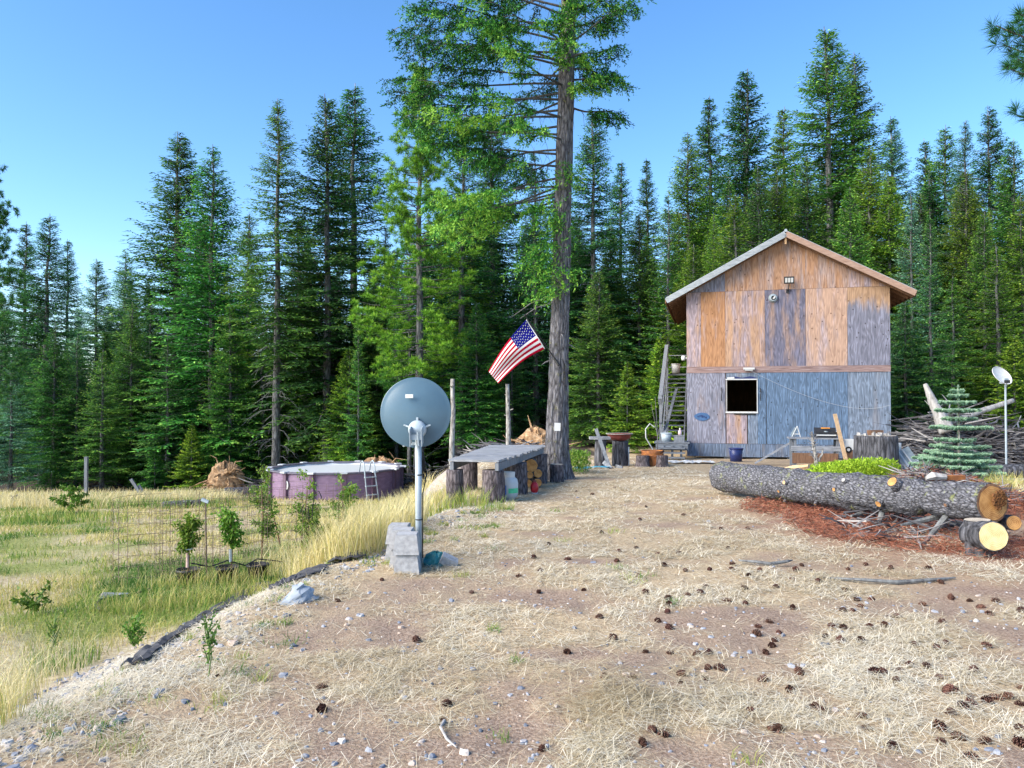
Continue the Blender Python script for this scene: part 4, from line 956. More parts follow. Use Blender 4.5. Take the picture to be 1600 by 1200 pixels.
# window opening: torn white film and frame strips
wf = MB().box((0, 0, 0), (.026, .03, 1.04)); win = wf.build('window', M['white_paint'], house, loc=(WU1 - .01, -.024, 1.65))
MB().box((-WU1 + .01 + WU0 + .01, 0, 0), (.03, .03, 1.04)).build('frame_strip', M['white_wood'], win)
MB().box((-.47, -.002, -.54), (.98, .03, .05)).build('sill', M['white_paint'], win)
MB().box((-.38, -.004, -.595), (.66, .022, .04), (0, .02, 0)).build('sill_strip', M['black'], win)
tf = MB(); P = [(-.95, .50), (-.9, .57), (-.7, .6), (-.45, .55), (-.2, .6), (-.02, .55), (0, .50)]
tf.add([(a, -.012, b) for a, b in P] + [(a, -.006, b) for a, b in P], [tuple(range(7)), tuple(range(13, 6, -1))]); tf.build('torn_film', M['navy_plastic'], win)
MB().box((-.48, -.02, .5), (.96, .012, .035)).build('film_edge', M['white_paint'], win)
MB().box((-.80, -.022, .545), (.22, .01, .06), (0, -.1, 0)).build('film_scrap', M['white_paint'], win)
for u in (-1.09, .09): MB().tube([(u, -.02, .22), (u + .02, -.05, .1), (u, -.03, -.1), (u + .01, -.03, -.18)], .014, 6).build('shutter_hook', M['black'], win)
# roof: two sheet-metal slabs, purlins, rafters, rake boards
OV, OF, OB = .62, .38, .3; rl = math.hypot(3 + OV, (3 + OV) * RISE); sa = math.atan(RISE)
def slope(side, u): return (u if side < 0 else HW - u)
roof = MB()
for sgn in (-1, 1):
    def pt(s, v, dz): uu = (s if sgn < 0 else HW - s); return (uu, v, ZE + RISE * s + dz)
    a = [pt(-OV, -OF, .13), pt(3.0, -OF, .13), pt(3.0, HD + OB, .13), pt(-OV, HD + OB, .13)]; b = [pt(-OV, -OF, .16), pt(3.0, -OF, .16), pt(3.0, HD + OB, .16), pt(-OV, HD + OB, .16)]
    roof.add(a + b, [(0, 1, 2, 3), (7, 6, 5, 4), (0, 4, 5, 1), (1, 5, 6, 2), (2, 6, 7, 3), (3, 7, 4, 0)])
ro = roof.build('roof', M['roof_metal'], house)
MB().tube([(3, -OF - .01, ZE + RISE * 3 + .15), (3, HD + OB, ZE + RISE * 3 + .15)], .05, 6).build('ridge_cap', M['roof_metal'], ro)
for sgn, mt in ((-1, 'fascia'), (1, 'rake_pink')):
    q = lambda s, dz: Vector(((s if sgn < 0 else HW - s), -OF + .0, ZE + RISE * s + dz))
    MB().beam(q(-OV, .045), q(3.0, .045), .035, .17, (0, 0, 1)).build('rake_board', M[mt], ro)
    eb = MB(); e = q(-OV, .04); eb.box((e.x + (-.02 if sgn < 0 else .02), HD / 2, e.z + .02), (.03, HD + OF + OB - .04, .16)); eb.build('eave_board', M['brown_wood'], ro)
    sf = MB(); v0, v1 = -OF + .03, HD + OB - .03
    sf.add([q(-OV + .02, .10) + Vector((0, OF + v0, 0)), q(2.98, .10) + Vector((0, OF + v0, 0)), q(2.98, .10) + Vector((0, OF + v1, 0)), q(-OV + .02, .10) + Vector((0, OF + v1, 0))], [(0, 1, 2, 3)])
    sf.build('roof_deck', M['brown_wood'], ro)
    rb = MB(); rb.beam(Vector((0, 0, 0)), q(3.0, .0) - q(-OV + .03, .0), .045, .15); rmesh = rb.mesh('rafter', M['brown_wood'])
    for k in range(15):
        o = bpy.data.objects.new('rafter', rmesh); o.location = q(-OV + .03, .01) + Vector((0, OF - .22 + .045 + k * .52, 0)); link(o, ro)
MB().box((3.0, -OF + .06, ZE + RISE * 3 - .12), (.05, .06, .28)).build('ridge_post', M['tan_wood'], ro)
for u, m in ((.12, 'tan_wood'), (1.3, 'concrete'), (3.2, 'concrete'), (4.6, 'concrete'), (5.85, 'concrete')):
    for v in (.25, HD - .3):
        c = hw(u, v, 0); gz_ = g(c.x, c.y)
        MB().box((u, v, (ZB + .05 + gz_) / 2 - .1), (.36, .36, max(.2, ZB + .05 - gz_ + .2)), None, .8).build('pier_block', M[m], house)
# fittings on the gable
def onwall(px, py):
    """house (u, z) of the pixel on the gable plane"""
    d = Vector(ray(px, py)); n = Vector((math.sin(HA), -math.cos(HA), 0)); p0 = Vector((X0, Y0, 0)); c = Vector((0, 0, CAMZ)); tt = (p0 - c).dot(n) / d.dot(n); p = house.matrix_basis.inverted() @ (c + d * tt)
    return p.x, p.z
u, z = onwall(1232, 441); fl = thing('flood_light', 'black solar flood light with three white panels high on the gable', 'lamp', hw(u, -.02, z), HA)
MB().box((0, -.16, .04), (.30, .05, .22), (.25, 0, 0)).build('head', M['black_plastic'], fl)
for k in (-1, 0, 1): MB().box((k * .085, -.19, .035), (.065, .008, .14), (.25, 0, 0)).build('panel', M['white_paint'], fl)
MB().tube([(0, -.16, -.06), (-.01, -.13, -.2), (-.03, -.01, -.27)], .018, 6).build('arm', M['black_plastic'], fl)
MB().box((-.03, -.005, -.28), (.09, .03, .12)).build('base_plate', M['black_plastic'], fl)
u, z = onwall(1208, 466); vent = thing('round_vent', 'round silver vent cap on the gable below the flood light', 'vent', hw(u, -.02, z), HA)
def ring_xz(r0, r1, y0, y1, n=20):
    m = MB()
    for (ra, ya), (rb_, yb) in (((r0, y0), (r1, y1)),):
        v = []; f = []
        for k in range(n):
            t = 2 * math.pi * k / n; v += [(ra * math.cos(t), ya, ra * math.sin(t)), (rb_ * math.cos(t), yb, rb_ * math.sin(t))]
        for k in range(n):
            a = 2 * k; b = 2 * ((k + 1) % n); f.append((a, a + 1, b + 1, b))
        m.add(v, f)
    return m
ring_xz(.14, .10, -.01, -.09).build('collar', M['silver_panel'], vent); ring_xz(.10, .001, -.09, -.10).build('cap', M['metal_grey'], vent); ring_xz(.07, .001, -.105, -.108).build('opening', M['black'], vent)
MB().box((.02, -.12, .0), (.05, .02, .09), (0, .6, 0)).build('flap', M['white_paint'], vent)
u, z = onwall(1170, 576); jb = thing('wall_light', 'small white lamp housing above the dark window', 'lamp', hw(u, -.03, z), HA)
MB().box((0, -.05, .0), (.34, .1, .06)).build('housing', M['white_paint'], jb); MB().box((0, -.05, -.045), (.24, .07, .04)).build('cover', M['white_paint'], jb)
pa, pb = hw(u + .03, -.1, z - .06), hw(5.95, -.06, onwall(1390, 633)[1]); pm = hw(*(lambda a: (a[0], -.07, a[1]))(onwall(1300, 631)))
pts = [(pa * (1 - t) ** 2 + (pm * 2 - pa * .5 - pb * .5) * 2 * t * (1 - t) + pb * t * t) for t in [i / 24 for i in range(25)]]
tag(MB().tube(pts, .005, 5).build('power_cable', M['cable']), 'thin pale cable sagging across the lower gable wall', 'cable')
u, z = onwall(1097, 651); pq = thing('wall_plaque', 'blue oval plaque hung on the lower wall left of the window', 'plaque', hw(u, -.02, z), HA)
ring_xz(.02, .001, -.03, -.032).build('knob', M['navy_plastic'], pq)
pl = MB(); n = 18; v = [(.24 * math.cos(k * 2 * math.pi / n) * (1 + .06 * math.sin(5 * k)), -.012, .13 * math.sin(k * 2 * math.pi / n)) for k in range(n)]
pl.add(v + [(a, .012, b) for a, _, b in v], [tuple(range(n)), tuple(range(2 * n - 1, n - 1, -1))] + [((k + 1) % n, k, n + k, n + (k + 1) % n) for k in range(n)]); pl.build('board', M['blue_label'] if False else plain('plaque_blue', (.05, .12, .26), .6), pq)
for k in range(5): MB().box((-.12 + .06 * k, -.018, .03 * math.sin(k)), (.05, .008, .03), (0, .4 * k, 0)).build('relief', M['navy_plastic'], pq)

# ------------------------------------------------------------------ outside stairs
st = thing('wooden_stairs', 'grey wooden stairs with plank handrail climbing the house\'s left side', 'stairs', hw(0, 0, 0), HA)
st['kind'] = 'thing'
SU0, SU1 = -.80, -.07; zl = .17
gs = g(*hw(-.4, -.9, 0).xy)
for k in range(14):
    MB().box(((SU0 + SU1) / 2, .28 + k * .25, zl + .16 * (k + 1)), (SU1 - SU0 - .06, .24, .04)).build('tread', M['stair_wood'], st)
for u in (SU0 + .02, SU1 - .02): MB().beam((u, .1, zl + .0), (u, .28 + 14 * .25, zl + .16 * 14 + .1), .04, .22).build('stringer', M['stair_wood'], st)
for k in range(5): MB().box(((SU0 + SU1) / 2, -.85 + k * .2, zl), (SU1 - SU0 + .35, .19, .04)).build('landing_board', M['stair_wood'], st)
MB().box(((SU0 + SU1) / 2, -.93, zl - .13), (SU1 - SU0 + .25, .04, .2)).build('landing_fascia', M['stair_wood'], st)
for k in range(3):
    zz = gs + (zl - gs) * (3 - k) / 4 - .03
    MB().box(((SU0 + SU1) / 2, -1.06 - .2 * k, zz), (SU1 - SU0 + .1, .2, .04)).build('tread', M['stair_wood'], st)
for u in (SU0 + .1, -.42, SU1 - .08):
    MB().box((u, -.95, (gs + zl) / 2 - .08), (.07, .07, zl - gs)).build('leg', M['stair_wood'], st)
for k in range(4): MB().box(((SU0 + SU1) / 2, 3.95 + k * .3, 2.44), (SU1 - SU0 + .1, .28, .04)).build('landing_board', M['stair_wood'], st)
MB().box((SU0 - .02, -.05, zl + .75), (.09, .09, 1.5)).build('post', M['grey_wood'], st)
MB().box((SU0 - .02, 3.8, 2.44 + .35), (.09, .09, 1.4)).build('post', M['grey_wood'], st)
MB().box((SU0 - .02, 3.8, 1.0), (.09, .09, 2.6)).build('post', M['grey_wood'], st)
MB().beam((SU0 - .03, -.15, zl + 1.28), (SU0 - .03, 3.9, 2.44 + 1.02), .13, .2).build('handrail', M['grey_wood'], st)
MB().beam((SU0 - .03, -.1, zl + .55), (SU0 - .03, 3.8, 2.44 + .45), .08, .13).build('mid_rail', M['stair_wood'], st)
MB().beam((SU0 + .05, -.35, zl + .02), (SU0 + .42, 1.5, zl + 1.7), .09, .04).build('brace', M['stair_wood'], st)
for zz in (2.75, 3.2): MB().beam((SU0, 5.0, zz), (SU1 + .05, 5.0, zz), .03, .03).build('top_rail', M['grey_wood'], st)
def bucket(loc, r, h, mat, label, name='bucket', tilt=(0, 0, 0)):
    t = thing(name, label, 'bucket', loc); t.rotation_euler = tilt
    MB().lathe([(0, 0), (r * .82, 0), (r, h), (r * .94, h), (r * .78, .02), (0, .02)], 20).build('body', M[mat], t, True)
    MB().lathe([(r * 1.0, h - .03), (r * 1.07, h - .025), (r * 1.07, h), (r * 1.0, h)], 20).build('rim', M[mat], t, True)
    MB().tube([(r * math.cos(a), -.1 * r - .5 * r * math.sin(a), h - .02 - .6 * r * math.sin(a)) for a in [math.pi * i / 8 for i in range(9)]], .006, 5).build('handle', M['metal_grey'], t)
    return t
bucket(hw(-.50, 3.9, 2.47), .17, .36, 'white_paint', 'white plastic bucket at the top of the stairs')
bucket(hw(-.62, -.55, zl + .02), .17, .27, 'metal_grey', 'galvanised bucket on the bottom stair landing')
p_ = hw(.9 + 1.0, -1.1, 0); bucket((at(1150, 727, 22.3).x, 22.3, g(at(1150, 727, 22.3).x, 22.3)), .2, .4, 'navy_plastic', 'dark blue bucket behind the log\'s far end')
bx = thing('storage_box', 'pale box beside the galvanised bucket on the landing', 'box', hw(-.22, -.6, zl + .02), HA)
MB().box((0, 0, .09), (.32, .26, .18)).build('body', M['grey_wood'], bx); MB().box((0, 0, .19), (.34, .28, .02)).build('lid', M['grey_wood'], bx)
jr = thing('small_jug', 'small pink-white jug standing on the box by the stairs', 'jug', hw(-.20, -.45, zl + .222), HA)
MB().lathe([(0, 0), (.055, 0), (.06, .05), (.055, .13), (.02, .17), (.02, .2), (0, .2)], 14).build('body', plain('jug_pink', (.6, .45, .48), .5), jr, True)
MB().lathe([(.026, .19), (.026, .225), (0, .225)], 12).build('cap', M['white_paint'], jr)
sp_ = thing('security_camera', 'white camera on the wall corner above the stairs', 'camera', hw(-.1, .1, 2.85), HA)
MB().lathe([(0, -.08), (.06, -.07), (.075, 0), (.06, .07), (0, .08)], 14).build('housing', M['white_paint'], sp_, True); MB().box((.06, 0, 0), (.1, .05, .05)).build('mount', M['white_paint'], sp_); MB().lathe([(.035, -.09), (.03, -.075), (0, -.075)], 12).build('lens', M['black'], sp_)
# ------------------------------------------------------------------ props on the right: log, stumps, bench, noble fir
def log_tube(m, a, b, r0, r1, n=40, seg=60, seed=0, rough=.06, sag=0, bump=None):
    a, b = Vector(a), Vector(b); d = (b - a).normalized(); s = d.cross(Vector((0, 0, 1)) if abs(d.z) < .95 else Vector((0, 1, 0))).normalized(); u = s.cross(d); vs = []; fs = []
    for i in range(seg + 1):
        f = i / seg; c = a.lerp(b, f) - Vector((0, 0, sag * math.sin(f * math.pi))); r = r0 + (r1 - r0) * f
        r *= bump(f) if bump else 1
        if i == 0: r *= .9
        aa = np.arange(n) * 2 * math.pi / n; L = (b - a).length * f
        nz = fbm(np.cos(aa) * 3.2 + 9 + seed, np.sin(aa) * 3.2 + L * 3.5, 4, seed) - .5 + .7 * (fbm(aa * 6, L * 14 + aa * 0, 2, seed + 3) - .5)
        for k in range(n):
            q = r * (1 + rough * 2 * nz[k]); vs.append(c + s * (math.cos(aa[k]) * q) + u * (math.sin(aa[k]) * q))
    for i in range(seg):
        for k in range(n): fs.append((i * n + k, i * n + (k + 1) % n, (i + 1) * n + (k + 1) % n, (i + 1) * n + k))
    fs.append(tuple(range(n))[::-1]); fs.append(tuple(seg * n + k for k in range(n)))
    m.add(vs, fs); return m
def disc(name, parent, mat, c, nrm, r, n=28, jag=.03, off=.004, seed=0, dome=0):
    rr = random.Random(seed); q = Vector(nrm).normalized().to_track_quat('Z', 'Y')
    v = [(0, 0, dome)] + [(r * (1 + rr.uniform(-jag, jag)) * math.cos(2 * math.pi * k / n), r * (1 + rr.uniform(-jag, jag)) * math.sin(2 * math.pi * k / n), 0) for k in range(n)]
    o = MB().add(v, [(0, 1 + k, 1 + (k + 1) % n) for k in range(n)]).build(name, M[mat], parent)
    o.location = Vector(c) + Vector(nrm).normalized() * off; o.rotation_mode = 'QUATERNION'; o.rotation_quaternion = q
    return o
LA = at(1128, 744, 13.4); LBe = at(1550, 786, 7.95)
fl_ = thing('fallen_log', 'long fallen fir log with scaly grey bark lying across the yard', 'log', (LA + LBe) / 2 * 1.0)
o = Vector(fl_.location); D = (LBe - LA).normalized()
log_tube(MB(), LA - o, LBe - o, .265, .197, 48, 150, 2, .1, sag=.035, bump=lambda f: 1 + .10 * math.exp(-((f - .62) / .02) ** 2) + .07 * math.exp(-((f - .40) / .025) ** 2) + .08 * math.exp(-((f - .8) / .018) ** 2) - .26 * math.exp(-((f - .845) / .011) ** 2) - .04 * math.sin(f * 17)).build('bark', M['bark_log'], fl_, True)
disc('cut_face', fl_, 'cut_orange', LBe - o, D, .178, off=.012, seed=1)
disc('bark_rim', fl_, 'brown_wood', LBe - o, D, .2, off=.005, seed=1)
c = LBe - o + Vector((.05, -.02, .035)) + D * .02
rt = MB(); rr = random.Random(4)
for k in range(130):
    a = rr.uniform(0, 6.28); r = .09 * math.sqrt(rr.random()); s_ = D.cross(Vector((0, 0, 1))).normalized(); p = c + s_ * r * math.cos(a) + Vector((0, 0, 1)) * r * math.sin(a) * 1.05
    rt.box(p, [rr.uniform(.008, .03) for _ in range(3)], (rr.random() * 3, rr.random() * 3, rr.random() * 3))
rt.build('rotten_heart', M['rot'], fl_)
S_ = D.cross(Vector((0, 0, 1))).normalized(); U_ = S_.cross(D)
if S_.y > 0: S_ = -S_
def onlog(px, py, up=0.0):
    """point on the log's camera side under a pixel"""
    best = None
    for i in range(200):
        p = LA.lerp(LBe, i / 199); d = Vector(ray(px, py)); q = Vector((0, 0, CAMZ)) + d * (p.y / d.y)
        e = (q - p); e = e - D * e.dot(D)
        if abs((q - p).dot(D)) < .04 and (best is None or abs((q - p).dot(D)) < best[0]): best = (abs((q - p).dot(D)), p, i / 199)
    return best[1] if best else LA.lerp(LBe, (px - 1128) / 422)
for px, py, r, L, mat, up in ((1422, 760, .062, .1, 'cut_orange', .55), (1398, 796, .04, .07, 'cut_orange', -.45), (1343, 755, .03, .06, 'white_wood', .5), (1252, 768, .03, .06, 'tan_wood', .1), (1240, 775, .022, .05, 'cut_orange', -.4), (1240, 795, .022, .1, 'cut_orange', -1.0), (1330, 768, .025, .05, 'cut_orange', .0), (1290, 790, .02, .08, 'tan_wood', -.9), (1504, 789, .02, .04, 'brown_wood', -.2)):
    f = (px - 1128) / (1550 - 1128); f = f * (13.4 / 7.95) ** -1 / (1 - f + f / (13.4 / 7.95)) if False else f
    # perspective-correct fraction along the log
    f = (f * LA.y) / (f * LA.y + (1 - f) * LBe.y); p = LA.lerp(LBe, f); R0 = .265 + (.197 - .265) * f
    nn = (S_ * math.cos(up) + U_ * math.sin(up)).normalized(); n2 = (nn + D * .5 + Vector((0, 0, .1))).normalized()
    a = p - o + nn * (R0 * .75); b = p - o + nn * (R0 + L * .5) + n2 * L * .5
    sb_ = MB(); sb_.tube([a, b], [r * 1.35, r], 14, True, .05); so_ = sb_.build('branch_stub', M['bark_log'], fl_, True); disc('stub_cut', so_, mat, b, (b - a), r * .93, 16, seed=3)
for px, py, a0, a1 in ((1375, 800, (1378, 802), (1368, 828)), (1345, 800, (1348, 802), (1330, 806)), (1480, 815, (1478, 808), (1440, 852)), (1450, 805, (1470, 806), (1408, 820))):
    f = (px - 1128) / 422; f = (f * LA.y) / (f * LA.y + (1 - f) * LBe.y); y_ = LA.lerp(LBe, f).y - .12
    MB().tube([at(*a0, y_) - o, at((a0[0] + a1[0]) / 2, (a0[1] + a1[1]) / 2 + 1, y_ - .1) - o, at(*a1, y_ - .2) - o], [.035, .028, .014], 7, True, .1).build('broken_limb', M['dead_limb'], fl_)
bs = MB().tube([at(1212, 737, 12.2) - o, at(1240, 732, 11.9) - o, at(1264, 729, 11.7) - o], [.025, .05, .035], 5, True, .2).build('loose_bark_strip', M['tan_wood'], fl_)
tw_ = MB()                                    # rusty chip clumps stuck on top of the log
# stumps under the near end
def stump(name, label, loc, r, h, cutmat, barkmat='bark_stump', tilt=(0, 0, 0), flare=.25, cat='stump', seed=0, group=None):
    t = thing(name, label, cat, loc, 0, group); t.rotation_euler = tilt
    n, seg = 36, 14; vs, fs = [], []
    for i in range(seg + 1):
        z = h * i / seg; aa = np.arange(n) * 2 * math.pi / n
        nz = fbm(np.cos(aa) * 4 + seed, np.sin(aa) * 4 + z * .8, 4, seed) - .5
        rr_ = r * (1 + flare * math.exp(-z / (.25 * h + .01)) * (1 + .3 * np.cos(aa * 5 + seed))) * (1 + .22 * nz)
        for k in range(n): vs.append((rr_[k] * math.cos(aa[k]), rr_[k] * math.sin(aa[k]), z))
    for i in range(seg):
        for k in range(n): fs.append((i * n + k, i * n + (k + 1) % n, (i + 1) * n + (k + 1) % n, (i + 1) * n + k))
    fs.append(tuple(range(n))[::-1]); fs.append(tuple(seg * n + k for k in range(n)))
    MB().add(vs, fs).build('bark', M[barkmat], t, True)
    disc('cut_face', t, cutmat, (0, 0, h), (0, 0, 1), r * .93, 30, seed=seed, off=.006)
    return t
s1 = at(1531, 866, 7.75); stump('log_round', 'dark upright log round propping the log\'s near end', (s1.x, s1.y, g(s1.x, s1.y) - .02), .125, .37, 'cut_pale', cat='log', flare=.08, seed=3, tilt=(0, -.06, 0))
def lying_round(name, label, c, r, L, dirv, cut, barkm='bark_stump'):
    t = thing(name, label, 'log', c); d = Vector(dirv).normalized()
    log_tube(MB(), -d * L, Vector((0, 0, 0)), r, r, 30, 14, 5, .05).build('bark', M[barkm], t, True)
    disc('cut_face', t, cut, (0, 0, 0), d, r * .93, 28, .02, seed=6, off=.006)
    return t
lying_round('log_round', 'short log round with bright yellow sawn face beside the prop round', at(1552, 838, 7.45), .145, .42, (-.1, -1, .12), 'cut_fresh')
lying_round('log_round', 'small log round with brown-hearted sawn end at the right edge', at(1584, 817, 8.0), .08, .5, (-.12, -1, .1), 'cut_orange')
# big stump in front of the house
sp = gp(1368, 18.0); bs_ = stump('tree_stump', 'large old stump with pale splintered top before the house', sp - Vector((0, 0, .1)), .48, 1.02, 'cut_pale', flare=.22, seed=8)
rr = random.Random(9)
for k in range(26):
    a = rr.uniform(0, 6.28); r = rr.uniform(.1, .42); MB().box((r * math.cos(a), r * math.sin(a), 1.02 + rr.uniform(0, .03)), (rr.uniform(.03, .1), rr.uniform(.03, .1), rr.uniform(.03, .12)), (rr.gauss(0, .15), rr.gauss(0, .15), rr.random() * 3)).build('splinter', M['white_wood'], bs_)
MB().box((.08, .2, 1.08), (.35, .14, .12), (0, 0, .2)).build('heartwood', M['brown_wood'], bs_)
# workbench by the wall
wbp = gp(1272, 20.6); wb = thing('workbench', 'grey plank workbench against the lower house wall', 'bench', wbp, HA)
for u in (-.62, -.52, .55): MB().box((u, -.2, .36), (.07, .07, .78)).build('leg', M['grey_wood'], wb)
for u in (-.55, .55): MB().box((u, .2, .36), (.07, .07, .78)).build('leg', M['grey_wood'], wb)
for k in range(3): MB().box((0, -.2 + .2 * k, .77), (1.36, .19, .035)).build('top_plank', M['grey_wood_x'], wb)
MB().box((0, -.25, .5), (1.25, .035, .13)).build('front_rail', M['grey_wood_x'], wb); MB().box((0, .1, .3), (1.2, .5, .025)).build('shelf', M['brown_wood'], wb); MB().box((-.02, -.26, .24), (1.15, .02, .28)).build('lower_panel', M['brown_wood'], wb)
MB().beam((-1.55, -.1, .06), (-.5, -.1, .72), .04, .12, (0, 1, 0)).build('brace', M['grey_wood_x'], wb)
def onb(u, v, z): return Matrix.Translation(wbp) @ Matrix.Rotation(HA, 4, 'Z') @ Vector((u, v, z))
gr = thing('camp_stove', 'black camp stove with orange handle on the workbench', 'stove', onb(.28, 0, .79), HA)
MB().box((0, 0, .08), (.55, .32, .15)).build('body', M['black_plastic'], gr); MB().box((0, .13, .2), (.55, .04, .12), (-.3, 0, 0)).build('lid', M['black_plastic'], gr); MB().box((0, -.0, .255), (.22, .03, .03)).build('handle', plain('orange', (.8, .3, .03), .5), gr)
MB().lathe([(0, -.0), (.05, 0), (.05, .02), (0, .02)], 14, (.0, -.1, .155)).build('burner', M['metal_grey'], gr)
MB().box((0, -.165, .07), (.5, .006, .03)).build('trim', M['white_paint'], gr); MB().tube([(.27, 0, .16), (.36, 0, .2), (.36, 0, .1)], .01, 5).build('side_rail', M['white_paint'], gr)
fr = thing('wire_stand', 'small white wire stand at the bench\'s left end', 'stand', onb(-.45, .05, .79), HA)
for a, b in (((-.12, 0, 0), (.02, 0, .3)), ((.1, 0, 0), (.02, 0, .3)), ((-.05, .1, 0), (.02, 0, .3)), ((-.08, 0, .08), (.075, 0, .08))): MB().tube([a, b], .012, 5).build('rod', M['white_paint'], fr)
MB().box((-.06, .03, .14), (.1, .015, .24), (0, .5, 0)).build('panel', M['silver_panel'], fr)
wl_ = thing('loudspeaker', 'small white square loudspeaker beside the leaning board', 'speaker', onb(.83, -.05, .48), HA)
MB().box((0, 0, .14), (.26, .2, .28)).build('cabinet', M['white_paint'], wl_); ring_xz(.085, .001, -.104, -.106).build('cone', M['black'], wl_); 
o_ = ring_xz(.04, .001, -.108, -.11); o_.build('dust_cap', M['white_paint'], wl_)
MB().box((0, 0, -.24), (.22, .18, .48)).build('stand', M['brown_wood'], wl_)
pb_ = gp(1323, 19.8); bd = thing('leaning_board', 'tan upright board leaning on the wall left of the stump', 'board', pb_); MB().beam((0.03, 0, -.05), (-.06, .6, 1.42), .1, .03, (0, 1, 0)).build('plank', M['tan_wood'], bd)
MB().box((-.055, .57, 1.36), (.1, .02, .05)).build('end_cleat', M['tan_wood'], bd)
# white bag and panels right of the stump
wp = gp(1400, 18.3); bg_ = thing('white_bag', 'crumpled white sack slumped right of the big stump', 'bag', wp)
v, f = [], []; rr = random.Random(2); nl, nn_ = 9, 14
for i in range(nl):
    z = .72 * i / (nl - 1); r = .15 * (1 - .55 * i / (nl - 1)) + .02
    for k in range(nn_): q = r * rr.uniform(.78, 1.2); v.append((q * math.cos(6.283 * k / nn_) + .03 * math.sin(i), q * .7 * math.sin(6.283 * k / nn_), z))
for i in range(nl - 1):
    for k in range(nn_): f.append((i * nn_ + k, i * nn_ + (k + 1) % nn_, (i + 1) * nn_ + (k + 1) % nn_, (i + 1) * nn_ + k))
f.append(tuple((nl - 1) * nn_ + k for k in range(nn_))); MB().add(v, f).build('sack', M['white_paint'], bg_, True); MB().box((-.03, 0, .78), (.05, .04, .14), (.1, .2, 0)).build('tied_neck', M['white_paint'], bg_)
for k, (px, mt, lab) in enumerate(((1412, 'white_paint', 'white thin board leaning beside the sack'), (1422, 'silver_panel', 'dark glassy panel leaning right of the white board'))):
    c = gp(px, 18.0); pnl = thing('propped_sheet', lab, 'sheet', c); MB().beam((.14, -.1, 0), (-.12, .2, .55), .35 if k else .12, .025, (0, 1, .4)).build('panel', M[mt], pnl); MB().beam((.15, -.12, .0), (-.11, .18, .56), .03, .04, (0, 1, .4)).build('edge_strip', M['white_paint' if k else 'metal_grey'], pnl)
# dead lichen-covered sapling
ds = thing('dead_sapling', 'grey lichen-crusted dead sapling in front of the bench', 'plant', gp(1276, 17.2)); m = MB()
m.tube([(0, 0, -.05), (-.02, 0, .35), (-.07, .02, .7), (-.12, 0, 1.0)], [.05, .045, .035, .02], 8, True, .2); m.tube([(0, 0, .3), (.12, 0, .5), (.14, .02, .62)], [.03, .022, .01], 6, True, .2); m.build('stem', M['pale_pole'], ds)
m = MB(); rr = random.Random(1)
for k in range(26):
    z = rr.uniform(.3, 1.0); a = rr.uniform(0, 6.28); p = Vector((-.02 - .1 * z, 0, z)); m.tube([p, p + Vector((math.cos(a) * .12, math.sin(a) * .12, rr.uniform(.02, .15)))], [.012, .004], 4)
m.build('twigs', M['dead_wood'], ds)
# young noble fir
def noble():
    t = thing('noble_fir', 'young blue-green fir with tiered stiff branches beside the brush pile', 'tree', gp(1497, 15.0)); Q, T = [], []; w_ = MB(); rr = random.Random(21)
    H = 1.95; w_.tube([(0, 0, -.05), (.01, 0, H * .6), (0, 0, H)], [.035, .02, .006], 7)
    def shoot(a, b, n_):
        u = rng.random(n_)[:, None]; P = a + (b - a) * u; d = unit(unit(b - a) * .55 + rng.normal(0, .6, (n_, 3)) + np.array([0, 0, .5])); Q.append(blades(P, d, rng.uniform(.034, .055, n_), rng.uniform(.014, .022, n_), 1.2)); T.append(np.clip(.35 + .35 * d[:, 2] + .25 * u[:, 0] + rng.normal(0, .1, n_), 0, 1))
    for z, L, nb in ((.10, .80, 10), (.22, .86, 10), (.34, .86, 10), (.46, .80, 9), (.58, .66, 8), (.72, .55, 8), (.86, .4, 6), (1.10, .56, 8), (1.28, .36, 7), (1.44, .46, 8), (1.60, .32, 7), (1.74, .2, 6), (1.84, .12, 4)):
        for k in range(nb):
            az = 6.283 * k / nb + rr.uniform(-.3, .3); Lb = L * rr.uniform(.75, 1.1); o_ = np.array([math.cos(az), math.sin(az), .06]); la = np.array([-math.sin(az), math.cos(az), 0]); b0 = np.array([0, 0, z])
            e = b0 + o_ * Lb; w_.tube([Vector(b0), Vector(e)], [.009, .003], 4, False); shoot(b0 + (e - b0) * .15, e, int(620 * Lb) + 30)
            for j in range(int(5 + Lb * 16)):
                s = rr.uniform(.3, .95); p = b0 + (e - b0) * s; q = p + (o_ * .7 + la * rr.choice([-1, 1]) * .7) * Lb * .42 * (1.15 - s) + np.array([0, 0, .015]); shoot(p, q, int(520 * np.linalg.norm(q - p)) + 14)
    shoot(np.array([0, 0, .9]), np.array([0, 0, H]), 260)
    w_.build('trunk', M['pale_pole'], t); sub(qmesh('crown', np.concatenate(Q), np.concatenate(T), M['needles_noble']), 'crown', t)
noble()
# small white dish on a pole
def dish(t, r, depth, mat, tilt, n=36, rim=.01):
    """paraboloid reflector as child of t, back (convex) side along local -Y, returns object"""
    m = MB(); prof = [(r * i / 9, depth * (i / 9) ** 2) for i in range(10)]
    m.lathe([(q, z - .004) for q, z in prof] + [(r + rim, depth - .004), (r + rim, depth + .012), (r, depth + .008)] + [(q, z + .004) for q, z in prof[::-1]], n)
    o = m.build('reflector', M[mat], t, True); o.rotation_euler = tilt
    return o
wd = gp(1571, 17.5); w2 = thing('satellite_dish', 'small white oval dish on a thin pole by the brush pile', 'satellite dish', wd)
zt = at(1561, 590, 17.5).z - wd.z
MB().tube([(0, 0, -.1), (0, 0, zt - .12)], .022, 8).build('pole', M['metal_grey'], w2)
rf = dish(w2, .255, .05, 'white_paint', (R_(58), 0, R_(24))); rf.location = (-.13, -.02, zt + .02); rf.scale = (1.08, .92, 1)
